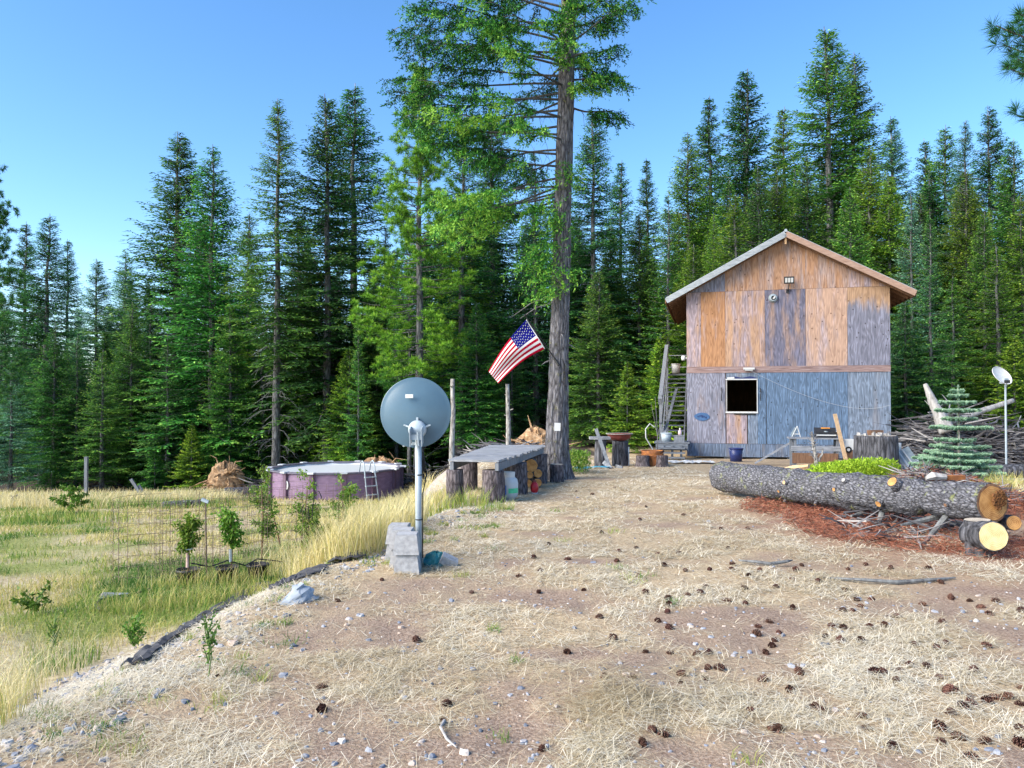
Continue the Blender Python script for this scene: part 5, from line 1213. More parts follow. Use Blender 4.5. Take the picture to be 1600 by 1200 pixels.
MB().box((-.03, .0, zt - .08), (.14, .12, .12), (0, 0, .4)).build('mount', M['blue_label'] if False else M['metal_grey'], w2); MB().tube([(-.02, 0, zt - .1), (-.12, -.22, zt - .2), (-.2, -.36, zt - .12)], .012, 6).build('feed_arm', M['metal_grey'], w2); MB().box((-.2, -.37, zt - .1), (.07, .1, .07)).build('feed_horn', M['black_plastic'], w2)
# ground cover, rusty needles, brush pile
def cover(name, n, fx, h, mat, label, cat, leaf=.03):
    X, Y = fx(n); n = len(X); d = unit(rng.normal(0, .7, (n, 3)) + np.array([0, -.2, .8])); z = G(X, Y) + rng.random(n) ** .7 * h(X, Y)
    return stuff(name, qmesh(name, blades(np.stack([X, Y, z], 1), d, leaf * rng.uniform(.7, 1.6, n), leaf * .5 * rng.uniform(.6, 1.3, n), 1.0), rng.normal(.5, .22, n), M[mat]), label, cat)
def el(n, L_):
    xs_, ys_ = [], []
    for fr_, cx, cy, rx, ry in L_:
        k = int(n * fr_); a = rng.uniform(0, 6.28, k); r = np.sqrt(rng.random(k)); xs_.append(cx + np.cos(a) * r * rx); ys_.append(cy + np.sin(a) * r * ry)
    return np.concatenate(xs_), np.concatenate(ys_)
cover('ground_cover', 16000, lambda n: el(n, [(.6, 6.25, 14.3, .95, .9), (.28, 7.4, 14.9, 1.1, .5), (.12, 8.3, 14.2, .8, .4)]), lambda X, Y: .16 + .24 * np.exp(-((X - 6.2) / .9) ** 2), 'moss_cover', 'bright lime-green ground cover behind the fallen log', 'plants', .045)
cover('fern_patch', 2600, lambda n: el(n, [(1, 1.35, 18.3, .55, .8)]), lambda X, Y: .5 + 0 * X, 'leaves', 'low green bush right of the big trunk', 'plants', .06)
def litter(n, L_, hmax):
    X, Y = el(n, L_); k = rng.random(len(X)) < .25 + .9 * fbm(X * 2.2, Y * 2.2, 3, 91); X, Y = X[k], Y[k]; n = len(X); d = unit(np.stack([rng.normal(0, 1, n), rng.normal(0, 1, n), rng.normal(.08, .3, n)], 1))
    B = np.stack([X, Y, G(X, Y) + rng.random(n) ** 2 * hmax], 1); return blades(B, d, rng.uniform(.04, .13, n), np.maximum(.005, .5 * Y / 759) * rng.uniform(.7, 1.4, n), 1.0), np.clip(rng.normal(.5, .24, n), 0, 1)
q0 = litter(26000, [(.6, 4.35, 9.3, .85, 1.5), (.22, 5.3, 7.9, .9, .6), (.18, 4.0, 11.2, .6, .8)], .13); qb = litter(22000, [(.6, 6.5, 11.0, 1.3, .9), (.4, 7.6, 11.9, 1.2, .7)], .22); q1 = (np.concatenate([q0[0], qb[0]]), np.concatenate([q0[1], qb[1]]))
stuff('needle_litter', qmesh('needle_litter', q1[0], q1[1], M['rust_needles']), 'rust-red dead needles and twigs heaped round the log', 'needles')
q2 = litter(5200, [(1, 4.75, 8.55, .48, .45)], .06); stuff('sawdust', qmesh('sawdust', q2[0], q2[1] + .2, M['straw']), 'pale sawdust heap under the log\'s near half', 'sawdust')
def twigs(name, n, L_, hmax, lens, rads, label, cat, tmean=.5, seed=0):
    rr = random.Random(seed); V, T = [], []
    X, Y = el(n, L_); Z_ = G(X, Y)
    for x, y, z0 in zip(X, Y, Z_):
        hm = hmax(x, y) if callable(hmax) else hmax
        p = Vector((x, y, z0 + rr.random() * hm)); a = rr.uniform(0, 6.28); e = rr.gauss(.05, .22); Ln = rr.uniform(*lens); d = Vector((math.cos(a) * math.cos(e), math.sin(a) * math.cos(e), math.sin(e)))
        s = d.cross(Vector((0, 0, 1))).normalized(); u = s.cross(d); r = rr.uniform(*rads); tt = min(1, max(0, rr.gauss(tmean, .28))); b1 = d * Ln * .5 + s * rr.gauss(0, .06) * Ln; b2 = d * Ln + s * rr.gauss(0, .1) * Ln
        ring = lambda c, q: [c + s * q, c + u * q * 1.0 - s * q * .5, c - u * q - s * q * .5]
        A, B, C = ring(p, r), ring(p + b1, r * .8), ring(p + b2, r * .3)
        for P_, Q_ in ((A, B), (B, C)):
            for k in range(3): V.append((P_[k], P_[(k + 1) % 3], Q_[(k + 1) % 3], Q_[k])); T.append(tt)
    return stuff(name, qmesh(name, np.array([[tuple(q) for q in f] for f in V]), T, M['twig']), label, cat)
pile = lambda x, y: (1.15 * math.exp(-((x - 10.9) / .9) ** 2) + 1.15 * math.exp(-((x - 12.7) / 1.5) ** 2) + .1) * max(.15, 1 - ((y - 19.7) / 1.0) ** 2)
twigs('brush_pile', 1800, [(.5, 11.2, 19.6, 1.0, .8), (.5, 12.9, 19.8, 1.5, .9)], pile, (.3, 1.15), (.007, .028), 'tangled grey brush pile right of the house', 'brush', .5, 3)
twigs('chip_debris', 1100, [(.5, 6.9, 11.6, 1.2, .8), (.3, 5.9, 11.2, .7, .6), (.2, 4.6, 9.0, .8, .9)], .16, (.1, .45), (.005, .016), 'grey bark chips and sticks behind the fallen log', 'debris', .55, 4)
twigs('brush_pile', 260, [(.6, -.9, 23.6, .9, .5), (.4, .4, 23.4, .7, .5)], .5, (.3, 1.0), (.01, .035), 'grey brush heap behind the log table', 'brush', .55, 5)
twigs('brush_pile', 260, [(.5, -10.4, 33.6, 1.0, .6), (.5, -4.2, 33.4, .9, .6)], .7, (.4, 1.4), (.012, .04), 'tangled roots and brush behind the pool', 'brush', .45, 6)
for (a, b, r0, r1, lab) in ((at(1475, 662, 19), at(1582, 626, 19.6), .085, .06, 'barkless white log lying on the brush pile'), (at(1445, 600, 19.2), at(1480, 675, 18.8), .05, .19, 'bleached split snag sticking up from the brush pile')):
    t = thing('bleached_log', lab, 'log', a); log_tube(MB(), Vector((0, 0, 0)), b - a, r0, r1, 18, 22, 4, .3).build('wood', M['white_wood'], t, True); disc('end_face', t, 'cut_pale', (0, 0, 0), a - b, r0 * .8, 14)
for px, py, Y_, r, L, lab in ((1585, 668, 17.0, .17, 2.4, 'dark mossy log lying behind the noble fir'), (1590, 640, 20.5, .1, 1.6, 'grey log half buried in brush at the right edge')):
    c = at(px, py, Y_); c.z = g(c.x, c.y) + r * .7; t = thing('old_log', lab, 'log', c); log_tube(MB(), Vector((-L / 2, .2, 0)), Vector((L / 2, -.2, .05)), r, r * .9, 16, 20, 6, .12).build('bark', M['bark_stump'], t, True); disc('end_face', t, 'cut_pale', (-L / 2, .2, 0), (-1, .1, 0), r * .85, 14)
wl2 = at(1578, 685, 15.8); pk = thing('plank_walk', 'grey plank track lying on the ground behind the noble fir', 'planks', (wl2.x, wl2.y, g(wl2.x, wl2.y) + .05))
for k in range(9): MB().box((-.9 + .27 * k, 0, 0), (.25, .28, .03), (random.gauss(0, .02), random.gauss(0, .02), random.gauss(0, .03))).build('plank', M['grey_wood_x'], pk)
for px, Y_, L, lab in ((1395, 6.6, 1.15, 'dark crooked stick lying on the straw before the log'), (1200, 7.2, .5, 'short dark stick on the straw left of the crooked one')):
    c = gp(px, Y_); m = MB(); m.tube([(-L / 2, .12, .02), (-L / 4, 0, .03), (0, -.04, .02), (L / 3, .0, .035), (L / 2, .08, .03)], [.008, .014, .016, .013, .006], 6, True, .15); tag(m.build('fallen_stick', M['dead_limb'], None, loc=c), lab, 'stick')
c = hit(700, 1150); tag(MB().tube([(-.03, .14, .012), (-.04, .05, .02), (.0, -.06, .012), (.05, -.14, .012)], [.009, .007, .006, .003], 6).build('fallen_stick', M['white_wood'], None, loc=c), 'pale curved twig on bare dirt in the foreground', 'stick')
ch = thing('bark_slab', 'pale peeled slab lying on the log beside the sawn end', 'wood', at(1465, 748, 9.0)); m = MB(); m.tube([(-.14, 0, .0), (-.05, 0, .03), (.1, 0, .02)], [.02, .05, .03], 6, True, .2); m.build('slab', M['white_wood'], ch)
MB().box((.2, .05, .01), (.3, .06, .05), (.1, 0, .1)).build('splinter', M['rust'], ch)
# ------------------------------------------------------------------ dish, log table, fire pit
M['leaf_stem'] = plain('leaf_stem', (.12, .2, .05), .6)
db = hit(640, 872); DY = 7.35; db = gp(655, DY)
dt = thing('satellite_dish', 'large blue-grey dish on a pole, seen from behind', 'satellite dish', db)
zc = at(650, 644, DY).z - db.z; zp = at(655, 690, DY).z - db.z
MB().tube([(0, 0, -.1), (-.008, 0, zp + .08)], .031, 14).build('pole', M['metal_grey'], dt, True)
for z in (zp - .32, zp - .75): MB().lathe([(.033, z - .006), (.035, z), (.033, z + .006)], 14).build('pole_band', M['black'], dt)
rf = dish(dt, .335, .075, 'dish_grey', (R_(-93), R_(0), R_(3)), 64, .008); rf.location = (-.033, -.03, zc); rf.scale = (1.0, 1.0, .95)
MB().box((-.09, -.052, zc + .155), (.075, .004, .036), (-.1, 0, 0)).build('sticker', M['white_paint'], dt)
bk = MB(); bk.lathe([(0, -.02), (.09, -.02), (.085, .02), (.06, .045), (0, .05)], 24); bo = bk.build('mount_cap', M['metal_grey'], dt, True); bo.rotation_euler = (R_(90), 0, 0); bo.location = (-.012, -.055, zp + .12)
for s_ in (-1, 1):
    MB().box((-.012 + s_ * .055, -.12, zp + .06), (.008, .13, .17), (.25, 0, 0)).build('bracket_cheek', M['metal_grey'], dt)
    MB().beam((-.012 + s_ * .03, -.08, zp + .13), (-.012 + s_ * .12, -.045, zp + .16), .018, .014).build('bracket_ear', M['metal_grey'], dt)
    MB().lathe([(0, 0), (.011, 0), (.011, .012), (0, .012)], 8, (-.012 + s_ * .12, -.05, zp + .155)).build('bolt', M['metal_grey'], dt)
MB().box((-.012, -.15, zp + .05), (.11, .012, .05)).build('bracket_front', M['metal_grey'], dt); MB().beam((-.012, -.06, zp + .16), (-.012, -.05, zp + .235), .02, .02).build('bracket_top', M['metal_grey'], dt)
MB().tube([(.015, -.16, zp - .03), (.005, -.17, zp + .1)], .007, 6).build('adjust_rod', M['metal_grey'], dt)
MB().beam((-.05, .0, zp - .02), (-.2, .42, zp - .06), .04, .03).build('feed_arm', M['metal_grey'], dt); MB().box((-.21, .46, zp + .02), (.07, .1, .1)).build('feed_horn', M['black_plastic'], dt)
MB().tube([(.03, .03, zp - .1), (.07, .05, zp - .3), (.05, .04, zp - .42), (.036, .0, zp - .5), (.036, 0, .05)], .006, 5).build('cable', M['black'], dt)
def pier(c, rz, lab, tilt=0):
    t = thing('pier_block', lab, 'concrete block', c, rz, 'concrete pier blocks at the dish pole'); t.rotation_euler[0] = tilt
    MB().box((0, 0, .085), (.235, .235, .17), None, .80).build('body', M['concrete'], t); MB().box((0, 0, .172), (.18, .18, .008)).build('top_lip', M['concrete'], t)
bz = g(db.x - .04, DY - .42)
for (dx, dy, dz, lab) in ((-.05, -.42, 0, 'lower front concrete pier block before the dish pole'), (-.055, -.42, .178, 'upper front concrete pier block before the dish pole'), (-.13, -.17, 0, 'lower middle pier block left of the dish pole'), (-.13, -.17, .178, 'upper middle pier block left of the dish pole'),
                          (-.21, .08, 0, 'lower rear pier block behind the dish pole\'s left'), (-.2, .08, .178, 'upper rear pier block behind the dish pole\'s left')):
    pier((db.x + dx, DY + dy, bz - .015 + dz), random.uniform(-.06, .06), lab)
tb = gp(682, 7.2); t = thing('tarp_bundle', 'crumpled teal tarp bundle right of the pier blocks', 'tarp', tb); v, f = [], []; rr = random.Random(8)
for i in range(6):
    for k in range(16): q = .1 * math.cos(i / 5 * 1.5) * rr.uniform(.7, 1.25) + .004; v.append((q * 1.2 * math.cos(.3927 * k), q * .8 * math.sin(.3927 * k), .12 * math.sin(i / 5 * 1.57) * rr.uniform(.8, 1.2)))
for i in range(5):
    for k in range(16): f.append((i * 16 + k, i * 16 + (k + 1) % 16, (i + 1) * 16 + (k + 1) % 16, (i + 1) * 16 + k))
MB().add(v, f).build('cloth', M['teal_tarp'], t); MB().box((.12, -.02, .05), (.16, .1, .08), (.3, .5, .2)).build('stone_weight', M['concrete'], t)
# log table beside the big tree
tA, tB = gp(700, 12.3), gp(752, 12.15)
ztop = at(700, 719, 12.3).z
tbl = thing('log_table', 'rustic table of grey planks on log posts by the big tree', 'table', (0, 0, 0))
c0, c1, c2, c3 = at(701, 722, 12.2), at(781, 722, 12.0), at(853, 711, 15.9), at(765, 710, 15.9)
for c_ in (c0, c1, c2, c3): c_.z = ztop
nP = 13
for k in range(nP):
    a = c0.lerp(c3, (k + .5) / nP); b = c1.lerp(c2, (k + .5) / nP); o_ = Vector((0, 0, random.uniform(-.006, .006))); dv = (b - a).normalized() * random.uniform(-.03, .04)
    MB().beam(a + o_, b + o_ + dv, (c3 - c0).length / nP - .02, .035).build('plank', M['grey_wood_x'], tbl)
for f_ in (.06, .94): a = c0.lerp(c1, f_); b = c3.lerp(c2, f_); MB().beam(a - Vector((0, 0, .085)), b - Vector((0, 0, .085)), .06, .12).build('side_rail', M['grey_wood'], tbl)
for px, Y_, r in ((711, 12.3, .135), (771, 12.2, .175), (733, 14.2, .15), (806, 13.6, .2), (790, 15.3, .16), (842, 15.6, .17)):
    b = gp(px, Y_); log_tube(MB(), (b.x, b.y, b.z - .1), (b.x, b.y, ztop - .148 if abs(px - 771) > 1 else ztop - .148), r * 1.08, r, 26, 14, px, .07).build('log_leg', M['bark_post'], tbl, True)
for px, top, Y_, r, lab in ((706, 592, 12.75, .05, 'tall pale debarked pole at the table\'s near left corner'), (796, 600, 16.2, .06, 'pale birch-like pole at the table\'s far side')):
    b = gp(px, Y_); tp = at(px + (2 if px < 750 else -3), top, Y_); t = thing('pole', lab, 'pole', b); m = MB(); n_ = 9
    m.tube([Vector((0, 0, -.1)).lerp(tp - b, i / n_) + Vector((random.uniform(-.012, .012), 0, 0)) for i in range(n_ + 1)], [r * (1.1 - .45 * i / n_) for i in range(n_ + 1)], 9, True, .12); m.build('stem', M['pale_pole'], t, True)
    kb = MB(); 
    for k in range(9): z = (tp - b).z * random.uniform(.15, .95); a_ = random.uniform(0, 6.28); kb.tube([(0, 0, z), (math.cos(a_) * r * 1.9, math.sin(a_) * r * 1.9, z + .03)], [.015, .007], 5)
    kb.build('knots', M['pale_pole'], t)
pt_ = gp(795, 12.6); pr = thing('propane_tank', 'white propane cylinder with blue and green labels under the table', 'tank', pt_)
MB().lathe([(0, 0), (.10, 0), (.10, .03), (.145, .05), (.155, .12), (.155, .27), (.14, .34), (.08, .385), (0, .39)], 24).build('cylinder', M['white_paint'], pr, True)
cl_ = MB(); cl_.lathe([(.1, .37), (.105, .46), (.098, .46), (.095, .37)], 24); cl_.build('collar', M['white_paint'], pr); MB().tube([(0, 0, .38), (0, 0, .44)], .022, 8).build('valve', M['metal_grey'], pr)
def label_band(mat, a0, a1, z0, z1):
    m = MB(); v = []; n_ = 8
    for i in range(n_ + 1): a = a0 + (a1 - a0) * i / n_; v += [(.157 * math.cos(a), .157 * math.sin(a), z0), (.157 * math.cos(a), .157 * math.sin(a), z1)]
    m.add(v, [(2 * i, 2 * i + 2, 2 * i + 3, 2 * i + 1) for i in range(n_)]).build('label', M[mat], pr)
label_band('blue_label', R_(190), R_(255), .1, .25); label_band('green_label', R_(268), R_(345), .12, .2)
ln = thing('red_lantern', 'small red lantern on the ground beside the table', 'lantern', gp(835, 13.6))
MB().lathe([(0, 0), (.05, 0), (.06, .03), (.075, .08), (.07, .15), (.045, .19), (.03, .2), (0, .21)], 18).build('globe', M['red'], ln, True); MB().lathe([(0, .2), (.035, .2), (.035, .23), (0, .235)], 12).build('cap', M['red_pan'], ln); MB().lathe([(0, -.004), (.06, -.004), (.06, .015), (0, .015)], 14).build('base', M['white_paint'], ln)
for k, (dx, z, r) in enumerate(((0, .09, .075), (.17, .1, .085), (.02, .25, .07), (.18, .28, .085), (.05, .43, .13))):
    b = gp(826, 14.6); lying_round('firewood', ['left bottom', 'right bottom', 'left middle', 'right middle', 'large top'][k] + ' round of the firewood stack under the table', Vector((b.x + dx, b.y, b.z + z)), r, .45, (0, -1, 0), 'cut_orange')
stump('small_stump', 'small reddish stump standing at the foot of the big trunk', gp(870, 15.75), .14, .36, 'cut_pale', 'bark_post', flare=.1, seed=12)
# stump stand with red pan, leaning planks
sA = gp(938, 20.5); sB = gp(966, 20.9)
stn = thing('stump_stand', 'pair of bark-covered stumps carrying a board and pan', 'stand', sA)
log_tube(MB(), Vector((0, 0, -.1)), Vector((0, 0, .72)), .17, .15, 22, 12, 4, .09).build('post', M['bark_stump'], stn, True); d_ = sB - sA
log_tube(MB(), d_ + Vector((.05, 0, -.1)), d_ + Vector((.05, 0, .68)), .24, .22, 24, 12, 7, .09).build('post', M['bark_stump'], stn, True)
MB().box((-.02, 0, .76), (.55, .3, .07)).build('board', M['grey_wood_x'], stn)
pn = thing('red_pan', 'rusty dark red fire pan resting on the stump', 'pan', sB + Vector((.02, -.05, .69)))
MB().lathe([(0, 0), (.2, .01), (.31, .09), (.33, .17), (.35, .175), (.35, .185), (.32, .18), (.29, .09), (.19, .03), (0, .02)], 28).build('bowl', M['red_pan'], pn, True); MB().lathe([(.34, .178), (.37, .18), (.37, .195), (.34, .19)], 28).build('rim', M['white_wood'], pn)
for a, b, wd_, lab in (((931, 670, 20.2), (953, 742, 19.8), .09, 'long pale plank leaning on the stump stand'), ((943, 722, 20.0), (955, 742, 19.6), .1, 'short blue-grey plank leaning at the stand\'s foot'), ((962, 728, 20.0), (972, 741, 19.7), .09, 'short blue-grey plank right of the stand'), ((930, 733, 20.1), (918, 746, 19.9), .06, 'thin grey stick propped left of the stand')):
    p0, p1 = at(*a), at(*b); p1.z = g(p1.x, p1.y) + .01; tag(MB().beam(p0 - p1, Vector((0, 0, 0)), wd_, .03, (0, 1, 0)).build('leaning_plank', M['grey_wood'], None, loc=p1), lab, 'plank')
for px, Y_, L, mt, lab in ((931, 19.6, .7, 'blue_tarp', 'strip of light blue tarp by the stump stand'), (908, 19.4, .35, 'blue_tarp', 'scrap of turquoise tarp left of the stump stand')):
    c = gp(px, Y_); m = MB(); v = []; 
    for i in range(9):
        for j in range(3): v.append((L * (i / 8 - .5), (j - 1) * .09, .02 + random.uniform(0, .05)))
    m.add(v, [(i * 3 + j, (i + 1) * 3 + j, (i + 1) * 3 + j + 1, i * 3 + j + 1) for i in range(8) for j in range(2)]); ob = m.build('tarp_strip', M[mt], None, loc=c); ob.modifiers.new('t', 'SOLIDIFY').thickness = .01; tag(ob, lab, 'tarp')
tr_ = hw(-.6, -1.5, 0); c = gp(1078, 21.6); m = MB(); v = []
for i in range(15):
    for j in range(6): v.append((1.3 * (i / 14 - .5), .5 * (j / 5 - .5), .03 + .05 * random.random()))
ob = m.add(v, [(i * 6 + j, (i + 1) * 6 + j, (i + 1) * 6 + j + 1, i * 6 + j + 1) for i in range(14) for j in range(5)]).build('plastic_sheet', M['white_paint'], None, loc=c); ob.modifiers.new('t', 'SOLIDIFY').thickness = .012; tag(ob, 'pale crumpled sheet on the ground before the stairs', 'sheet')
# fire pit: rusty half drum between stumps
fp = gp(1019, 20.6); ft = thing('fire_pit', 'orange rusted half drum fire pit left of the stairs', 'fire pit', fp)
MB().lathe([(.27, 0), (.29, .05), (.28, .18), (.31, .22), (.29, .36), (.31, .42), (.28, .42), (.27, .2), (.26, .02), (0, .02)], 28).build('drum', M['rust'], ft, True)
MB().box((.02, -.3, .17), (.16, .03, .28)).build('door', M['rust'], ft); MB().tube([(.3 * math.cos(a), .3 * math.sin(a) - .04, .34 + .06 * math.cos(2 * a)) for a in [math.pi + math.pi * i / 10 for i in range(11)]], .012, 5).build('hanging_chain', M['rust'], ft)
for px, Y_, r, lab in ((1004, 20.3, .17, 'dark bark slab stump left of the fire pit'), (1034, 20.3, .15, 'dark bark slab stump right of the fire pit')): stump('charred_stump', lab, gp(px, Y_) - Vector((0, 0, .03)), r, .33, 'brown_wood', 'bark_post', flare=.3, seed=px)
wr = thing('bent_wire', 'white bent pipe and bare branches rising behind the fire pit', 'pipe', gp(1018, 21.2))
MB().tube([(.1, 0, 0), (.02, 0, .45), (-.16, 0, .75), (-.17, 0, 1.0), (-.05, 0, 1.15), (.08, 0, 1.05)], .017, 6).build('pipe', M['white_paint'], wr)
for e in ((-.02, 0, 1.75), (.12, .1, 1.9), (.3, 0, 1.4)): MB().tube([(.14, 0, 0), (.17, 0, .8), e], [.018, .012, .004], 5).build('branch', M['dead_wood'], wr)
ps = thing('short_post', 'short dark metal stake left of the fire pit', 'post', gp(982, 20.8)); MB().box((0, 0, .25), (.035, .035, .6)).build('stake', M['metal_grey'], ps); MB().box((0, -.01, .54), (.06, .03, .04)).build('cap', M['black'], ps)
# ------------------------------------------------------------------ pool
PC = Vector((at(521, 700, 31).x, 31.6, 0)); PR = 2.65; pzb = g(PC.x, PC.y) - .1; pzt = at(521, 740, 29).z; PHt = pzt - pzb
pool = thing('above_ground_pool', 'round purple-grey above-ground pool with white rim at the forest edge', 'pool', (PC.x, PC.y, pzb))
NPN = 14
for k in range(NPN):
    a0, a1 = 2 * math.pi * k / NPN + .1, 2 * math.pi * (k + 1) / NPN + .1; m = MB(); v = []
    for i in range(5): a = a0 + (a1 - a0) * i / 4; v += [(PR * math.cos(a), PR * math.sin(a), 0), (PR * math.cos(a), PR * math.sin(a), PHt - .05)]
    m.add(v, [(2 * i, 2 * i + 2, 2 * i + 3, 2 * i + 1) for i in range(4)]).build('wall_panel', M['pool_wall'], pool)
    p = (PR + .05) * Vector((math.cos(a0), math.sin(a0), 0)); MB().box((p.x, p.y, PHt / 2), (.1, .17, PHt), (0, 0, a0)).build('upright', M['pool_post'], pool)
    q0, q1_ = [(PR + .03) * Vector((math.cos(a), math.sin(a), 0)) + Vector((0, 0, PHt)) for a in (a0, a1)]; MB().beam(q0, q1_, .2, .05).build('top_rail', M['pool_rail'], pool)
    MB().box((p.x * 1.01, p.y * 1.01, PHt + .02), (.26, .24, .06), (0, 0, a0)).build('rail_cap', M['pool_white'], pool)
MB().lathe([(0, PHt - .10), (PR - .12, PHt - .10), (PR - .02, PHt - .0)], 40).build('cover', M['pool_white'], pool)  # white disc stands for the glare on the water, painted in as colour
em = thing('tmp', None, None); bpy.data.objects.remove(em)
dv = Vector((at(450, 750, 29.6).x - PC.x, 29.3 - PC.y, 0)); ae = math.atan2(dv.y, dv.x); e0 = Vector((math.cos(ae), math.sin(ae), 0)) * (PR + .02)
eb = MB().lathe([(0, 0), (.17, 0), (.17, .02), (0, .02)], 22).build('emblem', M['white_paint'], pool); eb.rotation_euler = (R_(90), 0, ae + R_(90)); eb.location = (e0.x * 1.01, e0.y * 1.01, PHt * .64); eb.scale = (.82, 1.15, 1)
sw = MB(); sw.tube([(.07 * math.cos(a), .05 + .06 * math.sin(a), .028) for a in [R_(20 + 34 * i) for i in range(11)]], .014, 5); sw.tube([(.07, .05, .028), (.06, -.05, .028), (.0, -.10, .028), (-.06, -.08, .028)], .014, 5); sw.build('swirl', M['pool_post'], eb)
ld = thing('pool_ladder', 'light grey A-frame ladder standing over the pool\'s right rim', 'ladder', (PC.x, PC.y, pzb))
la = math.atan2(29.2 - PC.y, at(585, 750, 29.6).x - PC.x); lo = Vector((math.cos(la), math.sin(la), 0)); lt_ = Vector((-math.sin(la), math.cos(la), 0))
for s_ in (-.22, .22):
    MB().tube([lo * (PR + .55) + lt_ * s_ * 1.15, lo * (PR + .22) + lt_ * s_ + Vector((0, 0, PHt)), lo * (PR + .16) + lt_ * s_ + Vector((0, 0, PHt + .35)), lo * (PR + .02) + lt_ * s_ + Vector((0, 0, PHt + .45)), lo * (PR - .14) + lt_ * s_ + Vector((0, 0, PHt + .35)), lo * (PR - .24) + lt_ * s_ + Vector((0, 0, PHt - .05))], .026, 8).build('rail', M['metal_grey'], ld, True)
for k in range(4): f = .12 + .25 * k; c = lo * (PR + .55 - .33 * f) + Vector((0, 0, PHt * f)); MB().beam(c - lt_ * .25, c + lt_ * .25, .1, .035).build('rung', M['metal_grey'], ld)
# root wads and field wood
def rootwad(px, Y_, r, lab, seed):
    c = gp(px, Y_); t = thing('root_wad', lab, 'root wad', c); rr = random.Random(seed); m = MB(); n, k_ = 22, 12; v = []; f = []
    for i in range(k_ + 1):
        ph = math.pi * i / k_
        for j in range(n): a = 2 * math.pi * j / n; q = r * (1 + .9 * (float(fbm(np.array([math.cos(a) * 2 + seed]), np.array([math.sin(a) * 2 + i * .6]), 3, seed)[0]) - .5)); v.append((q * math.sin(ph) * math.cos(a), .7 * q * math.sin(ph) * math.sin(a), r * .85 + q * math.cos(ph)))
    for i in range(k_):
        for j in range(n): f.append((i * n + j, i * n + (j + 1) % n, (i + 1) * n + (j + 1) % n, (i + 1) * n + j))
    m.add(v, f).build('soil_ball', M['rootball'], t); m = MB()
    for q in range(34):
        a, b = rr.uniform(0, 6.28), rr.uniform(-.9, .9); d = Vector((math.cos(a) * math.cos(b), -.5 + math.sin(a) * .5, math.sin(b))).normalized(); p = Vector((0, 0, r * .85)) + d * r * .7
        m.tube([p, p + d * r * .5 + Vector((rr.gauss(0, .15), 0, rr.gauss(0, .15))), p + d * r * rr.uniform(.6, .9) + Vector((rr.gauss(0, .25), 0, rr.gauss(0, .25)))], [.05, .03, .008], 5)
    m.build('roots', M['rootball'], t)
rootwad(352, 35.5, .78, 'orange-brown upturned root wad at the field edge left of the pool', 3); rootwad(592, 34.8, .85, 'straw-coloured root wad behind the pool ladder', 5); rootwad(833, 24.5, .5, 'tan root wad behind the log table left of the big trunk', 9)
for px, Y_, L, r, mt, lab, rz in ((285, 24.5, 1.15, .13, 'bark_stump', 'short grey log lying in the left field', .25), (385, 33.5, 1.8, .22, 'bark_stump', 'grey log beside the orange root wad', .1), (420, 34.5, 1.3, .2, 'rust', 'reddish rotten log left of the pool', -.2), (375, 36, 2.6, .16, 'bark_stump', 'long log behind the orange root wad', .05), (626, 34, 1.5, .2, 'white_wood', 'bleached log end right of the straw-coloured root wad', -.5), (18, 27.5, .5, .12, 'bark_stump', 'tiny stump in the dry grass at the left edge', .2)):
    c = gp(px, Y_); t = thing('field_log', lab, 'log', c + Vector((0, 0, r * .75)), rz); log_tube(MB(), Vector((-L / 2, 0, 0)), Vector((L / 2, 0, .06)), r, r * .9, 16, 16, int(px), .14).build('bark', M[mt], t, True); disc('end_face', t, 'cut_pale', (L / 2, 0, .06), (1, 0, 0), r * .8, 14)
for (px, top, base, Y_, dx, wd_, mt, lab) in ((136, 717, 772, 27, 0, .1, 'pale_pole', 'upright weathered fence post at the left field\'s far edge'),):
    b = gp(px, Y_); tp = at(px, top, Y_); t = thing('fence_post', lab, 'post', b); MB().box((0, 0, (tp - b).z / 2), (wd_, wd_, (tp - b).z + .1)).build('post', M['grey_wood'], t); MB().box((0, 0, (tp - b).z + .06), (wd_ * 1.1, wd_ * 1.1, .03)).build('top', M['grey_wood'], t)
b = gp(228, 29); t = thing('leaning_post', 'pair of pale boards leaning over in the far field grass', 'post', b)
for k, e in enumerate(((-.55, 0, .85), (-.3, .1, .6))): MB().beam((.05 + .1 * k, 0, -.05), e, .11, .05, (0, 1, 0)).build('board', M['grey_wood'], t)
# ------------------------------------------------------------------ garden: cages, potted saplings, hooks, hose
def cage(px, Y_, r, h, lab, cell=.13):
    b = gp(px, Y_); t = thing('wire_cage', lab, 'wire cage', b, random.uniform(-.4, .4), 'wire garden cages'); m = MB(); n = max(8, int(2 * math.pi * r / cell)); wv = .0022
    for k in range(n): a = 2 * math.pi * k / n; m.tube([(r * math.cos(a), r * math.sin(a), -.03), (r * math.cos(a) * 1.02, r * math.sin(a) * 1.02, h)], wv, 3, False)
    m.build('vertical_wires', M['wire'], t); m = MB()
    for j in range(int(h / cell) + 1): m.tube([(r * math.cos(2 * math.pi * k / n), r * math.sin(2 * math.pi * k / n), .03 + j * cell) for k in range(n + 1)], wv, 3, False)
    m.build('hoop_wires', M['wire'], t)
cage(232, 9.6, .40, 1.05, 'leftmost wire cage in the garden'); cage(300, 10.4, .45, 1.0, 'wire cage behind the left potted sapling'); cage(365, 11.0, .48, 1.15, 'wire cage round the middle potted sapling'); cage(432, 11.6, .46, 1.2, 'wire cage round the tall leafy sapling'); cage(497, 12.6, .42, 1.1, 'rightmost wire cage in front of the pool')
